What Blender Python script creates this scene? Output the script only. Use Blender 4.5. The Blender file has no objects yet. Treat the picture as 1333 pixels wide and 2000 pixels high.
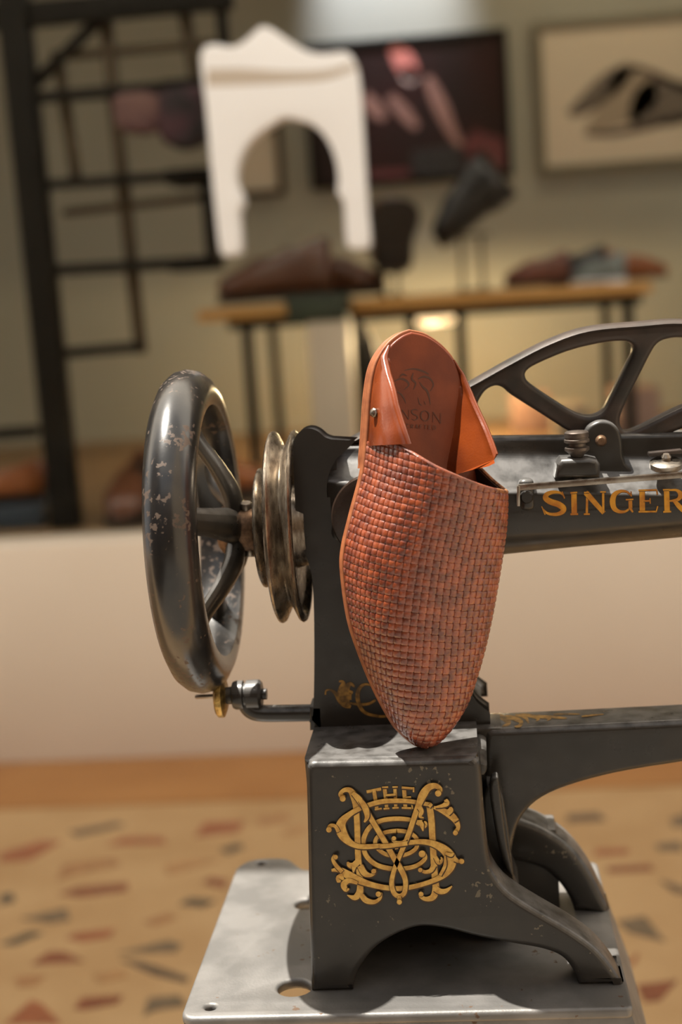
import bpy, bmesh, math, random
from mathutils import Vector, Matrix

# ------------------------------------------------------------------ camera
F = 2777.78                       # focal length in pixels of the 1333x2000 frame
YAW, PIT, ROL = [math.radians(a) for a in (5.0, 9.0, 3.8)]
FW = Vector((-math.sin(YAW)*math.cos(PIT), math.cos(YAW)*math.cos(PIT), -math.sin(PIT)))
R0 = Vector((math.cos(YAW), math.sin(YAW), 0))
U0 = R0.cross(FW)
UP = math.cos(ROL)*U0 + math.sin(ROL)*R0
RI = math.cos(ROL)*R0 - math.sin(ROL)*U0
CAM = Vector((0.1203, -0.9001, 1.0833))
ZP = 0.61                         # height of the iron table plate above the floor
sc = bpy.context.scene
COL = sc.collection
cd = bpy.data.cameras.new('camera'); cam = bpy.data.objects.new('camera', cd); COL.objects.link(cam)
cd.sensor_fit = 'VERTICAL'; cd.sensor_height = 36; cd.sensor_width = 24; cd.lens = 50
cd.clip_start = 0.05; cd.clip_end = 200
M = Matrix((RI, UP, -FW)).transposed().to_4x4(); M.translation = CAM
cam.matrix_world = M
cd.dof.use_dof = True; cd.dof.focus_distance = 0.945; cd.dof.aperture_fstop = 3.6
sc.camera = cam
# ------------------------------------------------------------------ world, sun, exposure
w = bpy.data.worlds.new('hazy_sky'); sc.world = w; w.use_nodes = True
bg = w.node_tree.nodes['Background']; bg.inputs[0].default_value = (0.99, 0.97, 0.95, 1); bg.inputs[1].default_value = 0.75
sl = bpy.data.lights.new('sun', 'SUN'); sl.energy = 10.0; sl.angle = math.radians(0.55); sl.color = (1.0, 0.94, 0.84)
so = bpy.data.objects.new('sun', sl); COL.objects.link(so)
SUN_FROM = Vector((-0.295, 0.05, 0.95)).normalized()        # from the upper left, a touch behind
so.rotation_euler = SUN_FROM.to_track_quat('Z', 'Y').to_euler(); so.location = (-2, 0, 5)
vs = sc.view_settings; vs.view_transform = 'Standard'; vs.look = 'None'; vs.gamma = 1; vs.exposure = 0.0
vs.use_curve_mapping = False

# ------------------------------------------------------------------ helpers
random.seed(7)
def ray(px, py): return FW + (px-666.5)/F*RI + (1000-py)/F*UP
def onY(px, py, Y):
    d = ray(px, py); return CAM + d*((Y-CAM.y)/d.y)
def onZ(px, py, Z):
    d = ray(px, py); return CAM + d*((Z-CAM.z)/d.z)
def xz(px, py, Y): p = onY(px, py, Y); return (p.x, p.z)
def XZ(pts, Y): return [xz(a, b, Y) for a, b in pts]

def link(name, me, mat=None, parent=None, smooth=True):
    o = bpy.data.objects.new(name, me); COL.objects.link(o)
    if mat is not None and not isinstance(mat, (list, tuple)): mat = [mat]
    for m in (mat or []): me.materials.append(m)
    if smooth:
        me.polygons.foreach_set('use_smooth', [True]*len(me.polygons))
        try: me.set_sharp_from_angle(angle=math.radians(42))
        except Exception: pass
    if parent is not None: o.parent = parent; o.matrix_parent_inverse = parent.matrix_world.inverted()
    return o
def mesh(name, verts, faces, mat=None, parent=None, smooth=True, mi=None, fix=True):
    me = bpy.data.meshes.new(name); me.from_pydata([tuple(v) for v in verts], [], faces)
    if mi: me.polygons.foreach_set('material_index', mi)
    if fix:
        bm = bmesh.new(); bm.from_mesh(me); bmesh.ops.recalc_face_normals(bm, faces=bm.faces); bm.to_mesh(me); bm.free()
    me.update()
    return link(name, me, mat, parent, smooth)
def thing(name, label, cat, loc, group=None):
    o = bpy.data.objects.new(name, None); COL.objects.link(o); o.location = loc; o.empty_display_size = .05
    bpy.context.view_layer.update()
    o.matrix_world = Matrix.Translation(Vector(loc))
    tag(o, label, cat, group); return o
def tag(o, label, cat, group=None):
    o['label'] = label; o['category'] = cat
    if group: o['group'] = group
    return o
def struct(o): o['kind'] = 'structure'; return o

def crom(pts, n=6, closed=False):
    """Catmull-Rom through tuples of any length"""
    out = []; N = len(pts)
    for i in range(N if closed else N-1):
        g = lambda k: pts[k % N] if closed else pts[max(0, min(N-1, k))]
        p0, p1, p2, p3 = g(i-1), g(i), g(i+1), g(i+2)
        for k in range(n):
            t = k/n; t2 = t*t; t3 = t2*t
            out.append(tuple(.5*(2*b+(c-a)*t+(2*a-5*b+4*c-d)*t2+(3*b-a-3*c+d)*t3) for a, b, c, d in zip(p0, p1, p2, p3)))
    if not closed: out.append(tuple(pts[-1]))
    return out
def lerp_tab(tab, x):
    if x <= tab[0][0]: return tab[0][1]
    for (a, b), (c, d) in zip(tab, tab[1:]):
        if x <= c:
            t = (x-a)/(c-a); return b+(d-b)*t
    return tab[-1][1]
def smooth_tab(tab, n=8):
    return crom(tab, n)

def plate(name, loops, y0, y1, bev, mat, parent=None, res=3, axis='Y'):
    """extruded outline with holes and rounded edges; loops are (x,z) lists for axis Y or (x,y) for axis Z"""
    cu = bpy.data.curves.new(name, 'CURVE'); cu.dimensions = '2D'; cu.fill_mode = 'BOTH'
    for lp in loops:
        sp = cu.splines.new('POLY'); sp.points.add(len(lp)-1); sp.use_cyclic_u = True
        for p, q in zip(sp.points, lp): p.co = (q[0], q[1], 0, 1)
    h = abs(y1-y0)/2
    cu.extrude = max(0.00005, h-bev); cu.bevel_depth = bev; cu.bevel_resolution = res; cu.offset = -bev
    ob = bpy.data.objects.new('tmp', cu); COL.objects.link(ob)
    dg = bpy.context.evaluated_depsgraph_get(); me = bpy.data.meshes.new_from_object(ob.evaluated_get(dg))
    bpy.data.objects.remove(ob); bpy.data.curves.remove(cu)
    c = (y0+y1)/2
    for v in me.vertices:
        x, y, z = v.co
        v.co = (x, c-z, y) if axis == 'Y' else (x, y, c+z)
    bm = bmesh.new(); bm.from_mesh(me)
    bmesh.ops.remove_doubles(bm, verts=bm.verts, dist=1e-6)
    bmesh.ops.recalc_face_normals(bm, faces=bm.faces); bm.to_mesh(me); bm.free()
    me.name = name; me.materials.clear()
    return link(name, me, mat, parent)

def axisM(axis):
    d = Vector(axis).normalized(); q = d.to_track_quat('Z', 'Y'); return q.to_matrix()
def lathe(name, prof, c, axis, mat, parent=None, n=48, smooth=True):
    """prof = (radius, distance along axis) pairs, closed at the ends"""
    R = axisM(axis); c = Vector(c); vs_, fs = [], []
    for r, h in prof:
        for k in range(n):
            a = 2*math.pi*k/n; vs_.append(c+R@Vector((r*math.cos(a), r*math.sin(a), h)))
    m = len(prof)
    for i in range(m-1):
        for k in range(n):
            fs.append((i*n+k, i*n+(k+1) % n, (i+1)*n+(k+1) % n, (i+1)*n+k))
    if prof[0] == prof[-1]: pass
    else: fs.append(tuple(range(n))[::-1]); fs.append(tuple((m-1)*n+k for k in range(n)))
    return mesh(name, vs_, fs, mat, parent, smooth)
def tube_geo(path, rad, n=12, sx=1.0, sy=1.0, upv=(0, 1, 0)):
    vs_, fs = [], []; L = len(path); upv = Vector(upv)
    for i, p in enumerate(path):
        p = Vector(p); t = (Vector(path[min(i+1, L-1)])-Vector(path[max(i-1, 0)])).normalized()
        a = upv - t*upv.dot(t)
        if a.length < 1e-4: a = Vector((0, 0, 1)) - t*t.z
        a.normalize(); b = t.cross(a); r = rad[i] if isinstance(rad, (list, tuple)) else rad
        for k in range(n):
            th = 2*math.pi*k/n; vs_.append(p+a*(r*sx*math.cos(th))+b*(r*sy*math.sin(th)))
    for i in range(L-1):
        for k in range(n): fs.append((i*n+k, i*n+(k+1) % n, (i+1)*n+(k+1) % n, (i+1)*n+k))
    fs.append(tuple(range(n))[::-1]); fs.append(tuple((L-1)*n+k for k in range(n)))
    return vs_, fs
def tube(name, path, rad, mat, parent=None, n=12, **kw):
    v, f = tube_geo(path, rad, n, **kw); return mesh(name, v, f, mat, parent)
def boxm(name, lo, hi, mat, parent=None, bev=0.004, seg=2, rotz=0, taper=1.0):
    bm = bmesh.new(); bmesh.ops.create_cube(bm, size=1)
    lo = Vector(lo); hi = Vector(hi); c = (lo+hi)/2; s = hi-lo
    for v in bm.verts:
        k = taper if v.co.z > 0 else 1
        v.co = Vector((v.co.x*s.x*k, v.co.y*s.y*k, v.co.z*s.z))
    if bev > 0: bmesh.ops.bevel(bm, geom=bm.edges[:], offset=min(bev, min(s)*.45), segments=seg, affect='EDGES', profile=.5)
    if rotz: bmesh.ops.rotate(bm, verts=bm.verts, cent=(0, 0, 0), matrix=Matrix.Rotation(rotz, 3, 'Z'))
    for v in bm.verts: v.co += c
    me = bpy.data.meshes.new(name); bm.to_mesh(me); bm.free()
    return link(name, me, mat, parent)
def bar(name, p, q, wx, wy, mat, parent=None, bev=.003):
    """rectangular bar between two points; wx = width across, wy = depth in Y"""
    p, q = Vector(p), Vector(q); t = (q-p).normalized(); y = Vector((0, 1, 0)); y = (y-t*y.dot(t)).normalized(); x = t.cross(y)
    bm = bmesh.new(); bmesh.ops.create_cube(bm, size=1); L = (q-p).length
    for v in bm.verts: v.co = Vector((v.co.x*wx, v.co.y*wy, v.co.z*L))
    bmesh.ops.bevel(bm, geom=bm.edges[:], offset=min(bev, wx*.4, wy*.4), segments=2, affect='EDGES', profile=.5)
    Mx = Matrix((x, y, t)).transposed()
    for v in bm.verts: v.co = Mx@v.co+(p+q)/2
    me = bpy.data.meshes.new(name); bm.to_mesh(me); bm.free()
    return link(name, me, mat, parent)

# ------------------------------------------------------------------ materials
def mat(name, col, rough=.5, metal=0, col2=None, nscale=20, namt=.5, bump=0, bscale=200, coat=0, chips=None, detail=4, rvar=0,
        stretch=None, emis=None, dust_sheen=None, crough=.12, spec=.5, lo=.38, hi=.62):
    m = bpy.data.materials.new(name); m.use_nodes = True; nt = m.node_tree; b = nt.nodes['Principled BSDF']
    b.inputs['Base Color'].default_value = (*col, 1); b.inputs['Roughness'].default_value = rough
    b.inputs['Metallic'].default_value = metal; b.inputs['Coat Weight'].default_value = coat; b.inputs['Coat Roughness'].default_value = crough
    b.inputs['Specular IOR Level'].default_value = spec
    tc = nt.nodes.new('ShaderNodeTexCoord'); mp = nt.nodes.new('ShaderNodeMapping'); nt.links.new(tc.outputs['Object'], mp.inputs[0])
    if stretch: mp.inputs['Scale'].default_value = stretch
    def noise(s, d=detail):
        n = nt.nodes.new('ShaderNodeTexNoise'); n.inputs['Scale'].default_value = s; n.inputs['Detail'].default_value = d
        nt.links.new(mp.outputs[0], n.inputs['Vector']); return n
    def ramp(src, a, c):
        r = nt.nodes.new('ShaderNodeMapRange'); r.inputs[1].default_value = a; r.inputs[2].default_value = c
        nt.links.new(src, r.inputs[0]); return r.outputs[0]
    out = None
    if col2 is not None:
        n = noise(nscale); f = ramp(n.outputs[0], lo, hi)
        mx = nt.nodes.new('ShaderNodeMix'); mx.data_type = 'RGBA'
        mx.inputs[6].default_value = (*col, 1); mx.inputs[7].default_value = (*col2, 1)
        k = nt.nodes.new('ShaderNodeMath'); k.operation = 'MULTIPLY'; k.inputs[1].default_value = namt; nt.links.new(f, k.inputs[0])
        nt.links.new(k.outputs[0], mx.inputs[0]); out = mx.outputs[2]
    if chips:   # (colour, noise scale, threshold, roughness)
        ccol, cs, th, cr = chips
        n1 = noise(cs, 6); n2 = noise(cs*.17, 2)
        ad = nt.nodes.new('ShaderNodeMath'); ad.operation = 'MULTIPLY_ADD'; ad.inputs[1].default_value = .6
        nt.links.new(n2.outputs[0], ad.inputs[0]); nt.links.new(n1.outputs[0], ad.inputs[2])
        f = ramp(ad.outputs[0], th, th+.03)
        mx = nt.nodes.new('ShaderNodeMix'); mx.data_type = 'RGBA'
        if out: nt.links.new(out, mx.inputs[6])
        else: mx.inputs[6].default_value = (*col, 1)
        mx.inputs[7].default_value = (*ccol, 1); nt.links.new(f, mx.inputs[0]); out = mx.outputs[2]
        rr = nt.nodes.new('ShaderNodeMapRange'); rr.inputs[3].default_value = rough; rr.inputs[4].default_value = cr
        nt.links.new(f, rr.inputs[0]); nt.links.new(rr.outputs[0], b.inputs['Roughness'])
        cw = nt.nodes.new('ShaderNodeMapRange'); cw.inputs[3].default_value = coat; cw.inputs[4].default_value = 0
        nt.links.new(f, cw.inputs[0]); nt.links.new(cw.outputs[0], b.inputs['Coat Weight'])
    elif rvar:
        n = noise(nscale*2.3); rr = nt.nodes.new('ShaderNodeMapRange'); rr.inputs[1].default_value = .3; rr.inputs[2].default_value = .7
        rr.inputs[3].default_value = max(.02, rough-rvar); rr.inputs[4].default_value = rough+rvar
        nt.links.new(n.outputs[0], rr.inputs[0]); nt.links.new(rr.outputs[0], b.inputs['Roughness'])
    if dust_sheen:     # settled dust and wear on upward faces, with sun sheen painted into their colour
        ge = nt.nodes.new('ShaderNodeNewGeometry'); sx_ = nt.nodes.new('ShaderNodeSeparateXYZ'); nt.links.new(ge.outputs['True Normal'], sx_.inputs[0])
        f = ramp(sx_.outputs[2], .2, .75); n = noise(90, 6); f2 = ramp(n.outputs[0], .25, .6)
        k = nt.nodes.new('ShaderNodeMath'); k.operation = 'MULTIPLY'; nt.links.new(f, k.inputs[0]); nt.links.new(f2, k.inputs[1])
        mx = nt.nodes.new('ShaderNodeMix'); mx.data_type = 'RGBA'
        if out: nt.links.new(out, mx.inputs[6])
        else: mx.inputs[6].default_value = (*col, 1)
        mx.inputs[7].default_value = (*dust_sheen, 1); nt.links.new(k.outputs[0], mx.inputs[0]); out = mx.outputs[2]
    if out: nt.links.new(out, b.inputs['Base Color'])
    if bump:
        n = noise(bscale, 3); bp = nt.nodes.new('ShaderNodeBump'); bp.inputs['Strength'].default_value = bump; bp.inputs['Distance'].default_value = .001
        nt.links.new(n.outputs[0], bp.inputs['Height']); nt.links.new(bp.outputs[0], b.inputs['Normal'])
    if emis:
        b.inputs['Emission Color'].default_value = (*emis[0], 1); b.inputs['Emission Strength'].default_value = emis[1]
    return m
def s2l(*c):
    return tuple(((v/255)/12.92 if v/255 <= .04045 else ((v/255+.055)/1.055)**2.4) for v in c)

m_black = mat('black japanned iron', (.021, .019, .0165), .33, col2=(.034, .029, .0235), nscale=35, namt=.6, bump=.06, bscale=500, coat=.1, rvar=.07, dust_sheen=(.15, .145, .14))
m_blackw = mat('worn black japanned iron', (.021, .019, .0165), .34, col2=(.034, .029, .0235), nscale=30, namt=.7, bump=.08, bscale=450,
               coat=.1, chips=((.15, .13, .095), 220, 1.0, .6), dust_sheen=(.15, .145, .14))
m_wheel = mat('chipped glossy black enamel', (.010, .010, .011), .29, col2=(.03, .026, .022), nscale=50, namt=.6, bump=.05, bscale=300,
              coat=.5, chips=((.095, .065, .048), 210, .925, .6), crough=.2)
m_lever = mat('dark oiled cast iron', (.035, .031, .027), .42, metal=.25, col2=(.075, .052, .042), nscale=40, namt=.7, bump=.1, bscale=600, rvar=.08)
m_steel = mat('bare steel', (.42, .38, .33), .32, metal=1, col2=(.20, .15, .11), nscale=60, namt=.7, bump=.05, bscale=500, rvar=.1)
m_nut = mat('dark oxidised steel', (.16, .135, .115), .45, metal=.7, col2=(.08, .06, .05), nscale=120, namt=.7, rvar=.08)
m_pulley = mat('rust tinted turned steel', (.33, .28, .22), .3, metal=.9, col2=(.10, .075, .055), nscale=70, namt=.8, bump=.05, bscale=600, rvar=.1, stretch=(4, 1, 1))
m_rustpin = mat('brown rusted pin', (.22, .13, .075), .5, metal=.6, col2=(.09, .05, .03), nscale=300, namt=.7)
m_brass = mat('scratched brass', (.62, .42, .14), .38, metal=.9, col2=(.16, .10, .04), nscale=220, namt=.8, bump=.4, bscale=900)
m_gold = mat('gold leaf', s2l(226, 182, 92), .42, metal=.1, col2=s2l(186, 134, 56), nscale=260, namt=.75, spec=.6)
m_gold2 = mat('orange gold leaf', s2l(222, 160, 50), .4, metal=.15, col2=s2l(172, 98, 32), nscale=120, namt=.8)
m_goldold = mat('tarnished gold leaf', s2l(184, 140, 64), .45, metal=.1, col2=s2l(92, 70, 38), nscale=180, namt=.9)
m_goldline = mat('brown outline of gold leaf', s2l(74, 50, 22), .5)  # dark outline printed behind the gilt strokes
m_plate = mat('worn zinc grey steel plate', (.26, .25, .24), .5, metal=.55, col2=(.17, .165, .158), nscale=30, namt=.8, bump=.15, bscale=500,
              chips=((.15, .10, .07), 150, 1.04, .7), detail=6)
m_platefront = m_plate
m_brown = mat('brown lacquered cover', (.034, .021, .015), .28, col2=(.055, .034, .024), nscale=60, namt=.6, coat=.1, rvar=.05)

# ------------------------------------------------------------------ SETTING
YR, ZR, YW = 2.31, .535, 4.7      # riser face, platform level, back wall
m_floor = mat('sandy terrazzo binder', s2l(178, 147, 106), .6, col2=s2l(166, 133, 92), nscale=5, namt=.8, bump=.1, bscale=120)
m_border = mat('brown terrazzo border', s2l(162, 116, 68), .6, col2=s2l(152, 106, 60), nscale=4, namt=.8)
m_riser = mat('cream painted render', s2l(224, 213, 199), .7, col2=s2l(219, 207, 192), nscale=2, namt=.7)
m_plat = mat('brown display floor', s2l(130, 105, 74), .6, col2=s2l(116, 92, 64), nscale=3, namt=.6)
m_wall = mat('beige plaster', s2l(146, 145, 133), .8, col2=s2l(137, 134, 121), nscale=1.2, namt=.7)
m_ceil = mat('off white ceiling', s2l(200, 190, 175), .9)
m_pave = mat('grey unseen paving', s2l(120, 116, 110), .8, col2=s2l(104, 100, 95), nscale=6, namt=.7)
struct(boxm('floor_unseen', (-9, -9, -.1), (9, -.35, -.002), m_pave, bev=0))  # unseen ground, added in grey to cut warm bounce onto the machine
m_facade = mat('brown unseen house front', s2l(128, 106, 86), .8, col2=s2l(104, 86, 70), nscale=1.5, namt=.8)
m_bounce = mat('cream bounce wall', s2l(226, 208, 184), .8, col2=s2l(216, 196, 170), nscale=1.5, namt=.8)
struct(boxm('wall_bounce', (2.5, -4.6, 0), (2.8, -.4, 5.0), m_bounce, bev=0))  # unseen wall added to bounce sun onto the shoe's right side
struct(boxm('wall_skyblock', (-3.3, -5.2, 0), (-3.0, -.4, 5.6), m_facade, bev=0))  # unseen dark wall added to block the sky at the left
struct(boxm('wall_opposite', (-9, -6.4, 0), (9, -6, 5.2), m_facade, bev=0))  # unseen house front added to dim and warm the frontal reflections
fl = struct(boxm('floor', (-7, -.35, -.1), (7, YR, 0), m_floor, bev=0))
yb = onZ(600, 1560, 0).y
struct(boxm('trim_1', (-7, yb, -.02), (7, YR, .006), m_border, bev=.002))
struct(boxm('wall_riser', (-4, YR, 0), (4, YR+.12, ZR), m_riser, bev=.01))
struct(boxm('floor_platform', (-4, YR+.12, ZR-.1), (4, YW, ZR-.003), m_plat, bev=0))
struct(boxm('wall_back', (-4, YW, 0), (4, YW+.15, 3.3), m_wall, bev=0))
struct(boxm('wall_left', (-4.15, YR, 0), (-4, YW+.15, 3.3), m_wall, bev=0))
struct(boxm('wall_right', (4, YR, 0), (4.15, YW+.15, 3.3), m_wall, bev=0))
struct(boxm('ceiling', (-4.15, YR-.25, 3.3), (4.15, YW+.15, 3.42), m_ceil, bev=0))
struct(boxm('wall_fascia', (-4.15, YR-.25, 2.55), (4.15, YR, 3.3), m_riser, bev=.01))

# unseen canopy: edge throws the shade line, translucent cloth added to light the floor
ZA = 2.62; YE = .205+SUN_FROM.y/SUN_FROM.z*(ZA-ZP)
ma = bpy.data.materials.new('light filling awning cloth'); ma.use_nodes = True; nt = ma.node_tree; nt.nodes.clear()
o_ = nt.nodes.new('ShaderNodeOutputMaterial'); mx = nt.nodes.new('ShaderNodeMixShader'); d1 = nt.nodes.new('ShaderNodeBsdfDiffuse'); d2 = nt.nodes.new('ShaderNodeBsdfTranslucent')
d1.inputs[0].default_value = (.75, .68, .58, 1); d2.inputs[0].default_value = (.80, .765, .71, 1); mx.inputs[0].default_value = .75
nt.links.new(d1.outputs[0], mx.inputs[1]); nt.links.new(d2.outputs[0], mx.inputs[2]); nt.links.new(mx.outputs[0], o_.inputs[0])
struct(mesh('ceiling_awning', [(-6, YE, ZA), (6, YE, ZA), (6, YR-.24, ZA+.1), (-6, YR-.24, ZA+.1)], [(0, 1, 2, 3)], ma, smooth=False))
# glass shop window
mg = bpy.data.materials.new('clear window glass'); mg.use_nodes = True; nt = mg.node_tree; nt.nodes.clear()
o_ = nt.nodes.new('ShaderNodeOutputMaterial'); mx = nt.nodes.new('ShaderNodeMixShader'); tr = nt.nodes.new('ShaderNodeBsdfTransparent'); gl = nt.nodes.new('ShaderNodeBsdfGlossy')
tr.inputs[0].default_value = (.985, .99, .985, 1); gl.inputs['Roughness'].default_value = .02; mx.inputs[0].default_value = .004
nt.links.new(tr.outputs[0], mx.inputs[1]); nt.links.new(gl.outputs[0], mx.inputs[2]); nt.links.new(mx.outputs[0], o_.inputs[0])
struct(boxm('window_1', (-4, YR+.045, ZR), (4, YR+.053, 2.56), mg, bev=0))

# terrazzo chips: stones let into the floor, each its own piece
chipcols = [s2l(150, 92, 62), s2l(98, 82, 66), s2l(160, 118, 80), s2l(130, 78, 54), s2l(112, 96, 76), s2l(170, 130, 88), s2l(76, 70, 60)]
m_chips = [mat('terrazzo stone %d' % i, c, .45, col2=tuple(v*.7 for v in c), nscale=40, namt=.7) for i, c in enumerate(chipcols)]
def chip(pts, mi):
    n = len(pts); v = [(x, y, -.004) for x, y in pts]+[(x, y, .0012) for x, y in pts]
    cx = sum(p[0] for p in pts)/n; cy = sum(p[1] for p in pts)/n
    v += [(cx+(x-cx)*.97, cy+(y-cy)*.97, .0018) for x, y in pts]
    f = [(i, (i+1) % n, n+(i+1) % n, n+i) for i in range(n)]+[(n+i, n+(i+1) % n, 2*n+(i+1) % n, 2*n+i) for i in range(n)]+[tuple(range(2*n, 3*n))]
    mesh('stone_chip', v, f, m_chips[mi], fl, smooth=False)
traced = [  # chips one can make out, as pixel outlines on the floor
 ([(135, 1625), (230, 1607), (245, 1612), (150, 1634)], 1), ([(208, 1652), (240, 1637), (320, 1637), (325, 1648), (250, 1650)], 0),
 ([(380, 1635), (400, 1607), (478, 1605), (465, 1625)], 0), ([(0, 1668), (80, 1643), (120, 1644), (60, 1680), (0, 1684)], 0),
 ([(110, 1720), (125, 1690), (225, 1677), (235, 1690), (150, 1705)], 2), ([(115, 1747), (150, 1735), (250, 1725), (250, 1740), (160, 1752)], 3),
 ([(350, 1767), (370, 1755), (420, 1760), (400, 1772)], 6), ([(40, 1795), (130, 1775), (137, 1797), (100, 1803)], 4),
 ([(0, 1845), (60, 1820), (85, 1822), (30, 1846)], 6), ([(130, 1833), (150, 1823), (225, 1815), (215, 1830), (160, 1840)], 0),
 ([(60, 1885), (95, 1860), (125, 1860), (165, 1878)], 3), ([(230, 1862), (330, 1838), (355, 1845), (345, 1860)], 4),
 ([(10, 2000), (60, 1955), (80, 1960), (120, 2000)], 0), ([(145, 1970), (160, 1950), (240, 1945), (230, 1960), (165, 1973)], 3),
 ([(280, 1985), (290, 1950), (350, 1945), (365, 1965), (300, 1975)], 4), ([(235, 1875), (280, 1880), (370, 1910), (365, 1920), (300, 1905)], 1),
 ([(395, 1725), (410, 1715), (445, 1720), (440, 1735)], 3), ([(320, 1690), (380, 1680), (430, 1680), (330, 1710)], 5),
 ([(1107, 1592), (1170, 1588), (1185, 1602), (1110, 1606)], 1), ([(1165, 1660), (1225, 1658), (1230, 1668), (1160, 1672)], 0),
 ([(1185, 1695), (1270, 1690), (1280, 1700), (1190, 1705)], 3), ([(1290, 1720), (1310, 1725), (1360, 1745), (1320, 1745)], 1),
 ([(1205, 1800), (1260, 1790), (1300, 1840), (1230, 1822)], 4), ([(1225, 1885), (1250, 1860), (1240, 1885)], 0),
 ([(1245, 1925), (1325, 1915), (1290, 1955), (1260, 1958)], 3), ([(1310, 1600), (1345, 1590), (1350, 1615), (1315, 1615)], 4),
 ([(1280, 1650), (1330, 1645), (1335, 1662), (1290, 1662)], 4), ([(280, 1800), (330, 1785), (345, 1795), (300, 1808)], 2),
 ([(430, 1660), (470, 1648), (475, 1658), (445, 1668)], 6), ([(180, 1905), (240, 1895), (250, 1908), (195, 1920)], 5),
 ([(400, 1880), (430, 1860), (420, 1890)], 4), ([(0, 1750), (25, 1745), (30, 1760), (0, 1768)], 6), ([(30, 1910), (90, 1905), (70, 1925), (35, 1928)], 2),
 ([(550, 1622), (595, 1612), (598, 1625), (560, 1632)], 5), ([(500, 1600), (560, 1592), (570, 1602), (510, 1612)], 2)]
occ = []
for pts, mi in traced:
    P = [onZ(a, b, 0) for a, b in pts]
    chip([(p.x, p.y) for p in P], mi); occ.append((sum(p.x for p in P)/len(P), sum(p.y for p in P)/len(P), .11))
cnt = 0
for k in range(6000):
    if cnt > 150: break
    x = random.uniform(-1.5, 1.7); y = random.uniform(.15, yb-.03); r = random.uniform(.03, .06)
    q = Vector((x, y, 0))-CAM; z = q.dot(FW); px = 666.5+F*q.dot(RI)/z; py = 1000-F*q.dot(UP)/z
    if -60 < px < 1390 and py < 2040:
        if any((x-a)**2+(y-b)**2 < (r+c*.75)**2 for a, b, c in occ): continue
    elif any((x-a)**2+(y-b)**2 < (r+c*.8)**2 for a, b, c in occ): continue
    n = random.choice((3, 4, 4, 5)); a0 = random.uniform(0, 6.28); el = random.uniform(.45, .8); ro = random.uniform(-.5, .5)
    pts = []
    for i in range(n):
        a = a0+2*math.pi*i/n+random.uniform(-.3, .3); u, v = r*math.cos(a)*1.15, r*math.sin(a)*el
        pts.append((x+u*math.cos(ro)-v*math.sin(ro), y+u*math.sin(ro)+v*math.cos(ro)))
    chip(pts, random.choice((0, 1, 2, 2, 3, 4, 5, 5))); occ.append((x, y, r*1.5)); cnt += 1
#__PART2__
# ------------------------------------------------------------------ IRON STAND (plate the machine is bolted to)
st = thing('machine_stand', 'worn grey steel machine stand with a holed flat plate top', 'stand', (.064, .09, 0))
def arc2(cx, cy, r, a0, a1, n=6): return [(cx+r*math.cos(math.radians(a0+(a1-a0)*i/n)), cy+r*math.sin(math.radians(a0+(a1-a0)*i/n))) for i in range(n+1)]
def circ(cx, cy, r, n=28): return [(cx+r*math.cos(2*math.pi*i/n), cy+r*math.sin(2*math.pi*i/n)) for i in range(n)]
out = arc2(-.076, -.021, .010, 180, 270)+arc2(.208, -.026, .005, 270, 360)+arc2(.207, .2, .006, 0, 90)+[(.0, .206), (-.022, .207)]
out += crom([(-.028, .209), (-.034, .218), (-.042, .230), (-.052, .234), (-.070, .233), (-.080, .226), (-.085, .214)], 4)
plate('table_plate', [out, circ(-.013, .008, .0115), circ(-.018, .141, .009), circ(-.0675, -.0165, .0036), circ(-.065, .2235, .004), circ(.171, .18, .0035), circ(.195, .185, .003)],
      ZP-.008, ZP, .0028, m_plate, st, axis='Z')
tv = [(-.084, -.0275), (.2115, -.0275), (.2115, .204), (-.084, .204)]; bv = [(-.088, -.029), (.236, -.031), (.236, .206), (-.088, .206)]
vv, ff = [], []
for z, q in ((ZP-.006, tv), (ZP-.085, bv)):
    vv += [(x, y, z) for x, y in q]
for z, q in ((ZP-.085, bv), (ZP-.008, tv)):
    vv += [(x+(.004 if x < 0 else -.004), y+(.004 if y < 0 else -.004), z) for x, y in q]
for r in range(3):
    for i in range(4): ff.append((r*4+i, r*4+(i+1) % 4, (r+1)*4+(i+1) % 4, (r+1)*4+i))
mesh('apron', vv, ff, m_plate, st, smooth=False)
for x, y in ((-.066, -.008), (.19, -.008), (.19, .185), (-.066, .185)):
    sx = -1 if x < 0 else 1; sy = -1 if y < 0 else 1
    tube('leg', [(x, y, ZP-.03), (x+sx*.01, y, .4), (x+sx*.03, y+sy*.02, .18), (x+sx*.06, y+sy*.05, .02), (x+sx*.065, y+sy*.055, 0.0)], [.013, .013, .012, .014, .017], m_blackw, st, n=10)

# ------------------------------------------------------------------ SEWING MACHINE
sm = thing('sewing_machine', 'antique black cast iron sewing machine with gold lettering', 'sewing machine', (.1, .08, ZP))
# pedestal: front leg plate, box, rear leg plate
fo = [(608, 1940), (604, 1800), (600, 1600), (598, 1512), (600, 1497), (610, 1489), (640, 1488), (780, 1485), (915, 1481), (930, 1483), (939, 1494), (943, 1540), (947, 1610), (956, 1680), (970, 1715), (1000, 1748), (1060, 1786),
      (1110, 1815), (1160, 1850), (1190, 1882), (1207, 1906), (1213, 1917), (1216, 1924), (1140, 1932)]
fi = crom([(1131, 1924), (1121, 1899), (1098, 1872), (1060, 1857), (1000, 1846), (930, 1832), (870, 1817), (820, 1813), (775, 1828), (735, 1853), (708, 1886), (695, 1912), (690, 1938)], 5)
def setz(pts, z):   # feet stand flat on the plate
    return [(x, z if zz < z+.0016 else zz) for x, zz in pts]
fo2 = fo[:2]+crom(fo[2:], 3)
front = setz(XZ(fo2+fi, 0), ZP)
ped = plate('pedestal', [front], 0, .032, .005, m_blackw, sm, res=4)
zt = xz(602, 1488, 0)[1]
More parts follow.
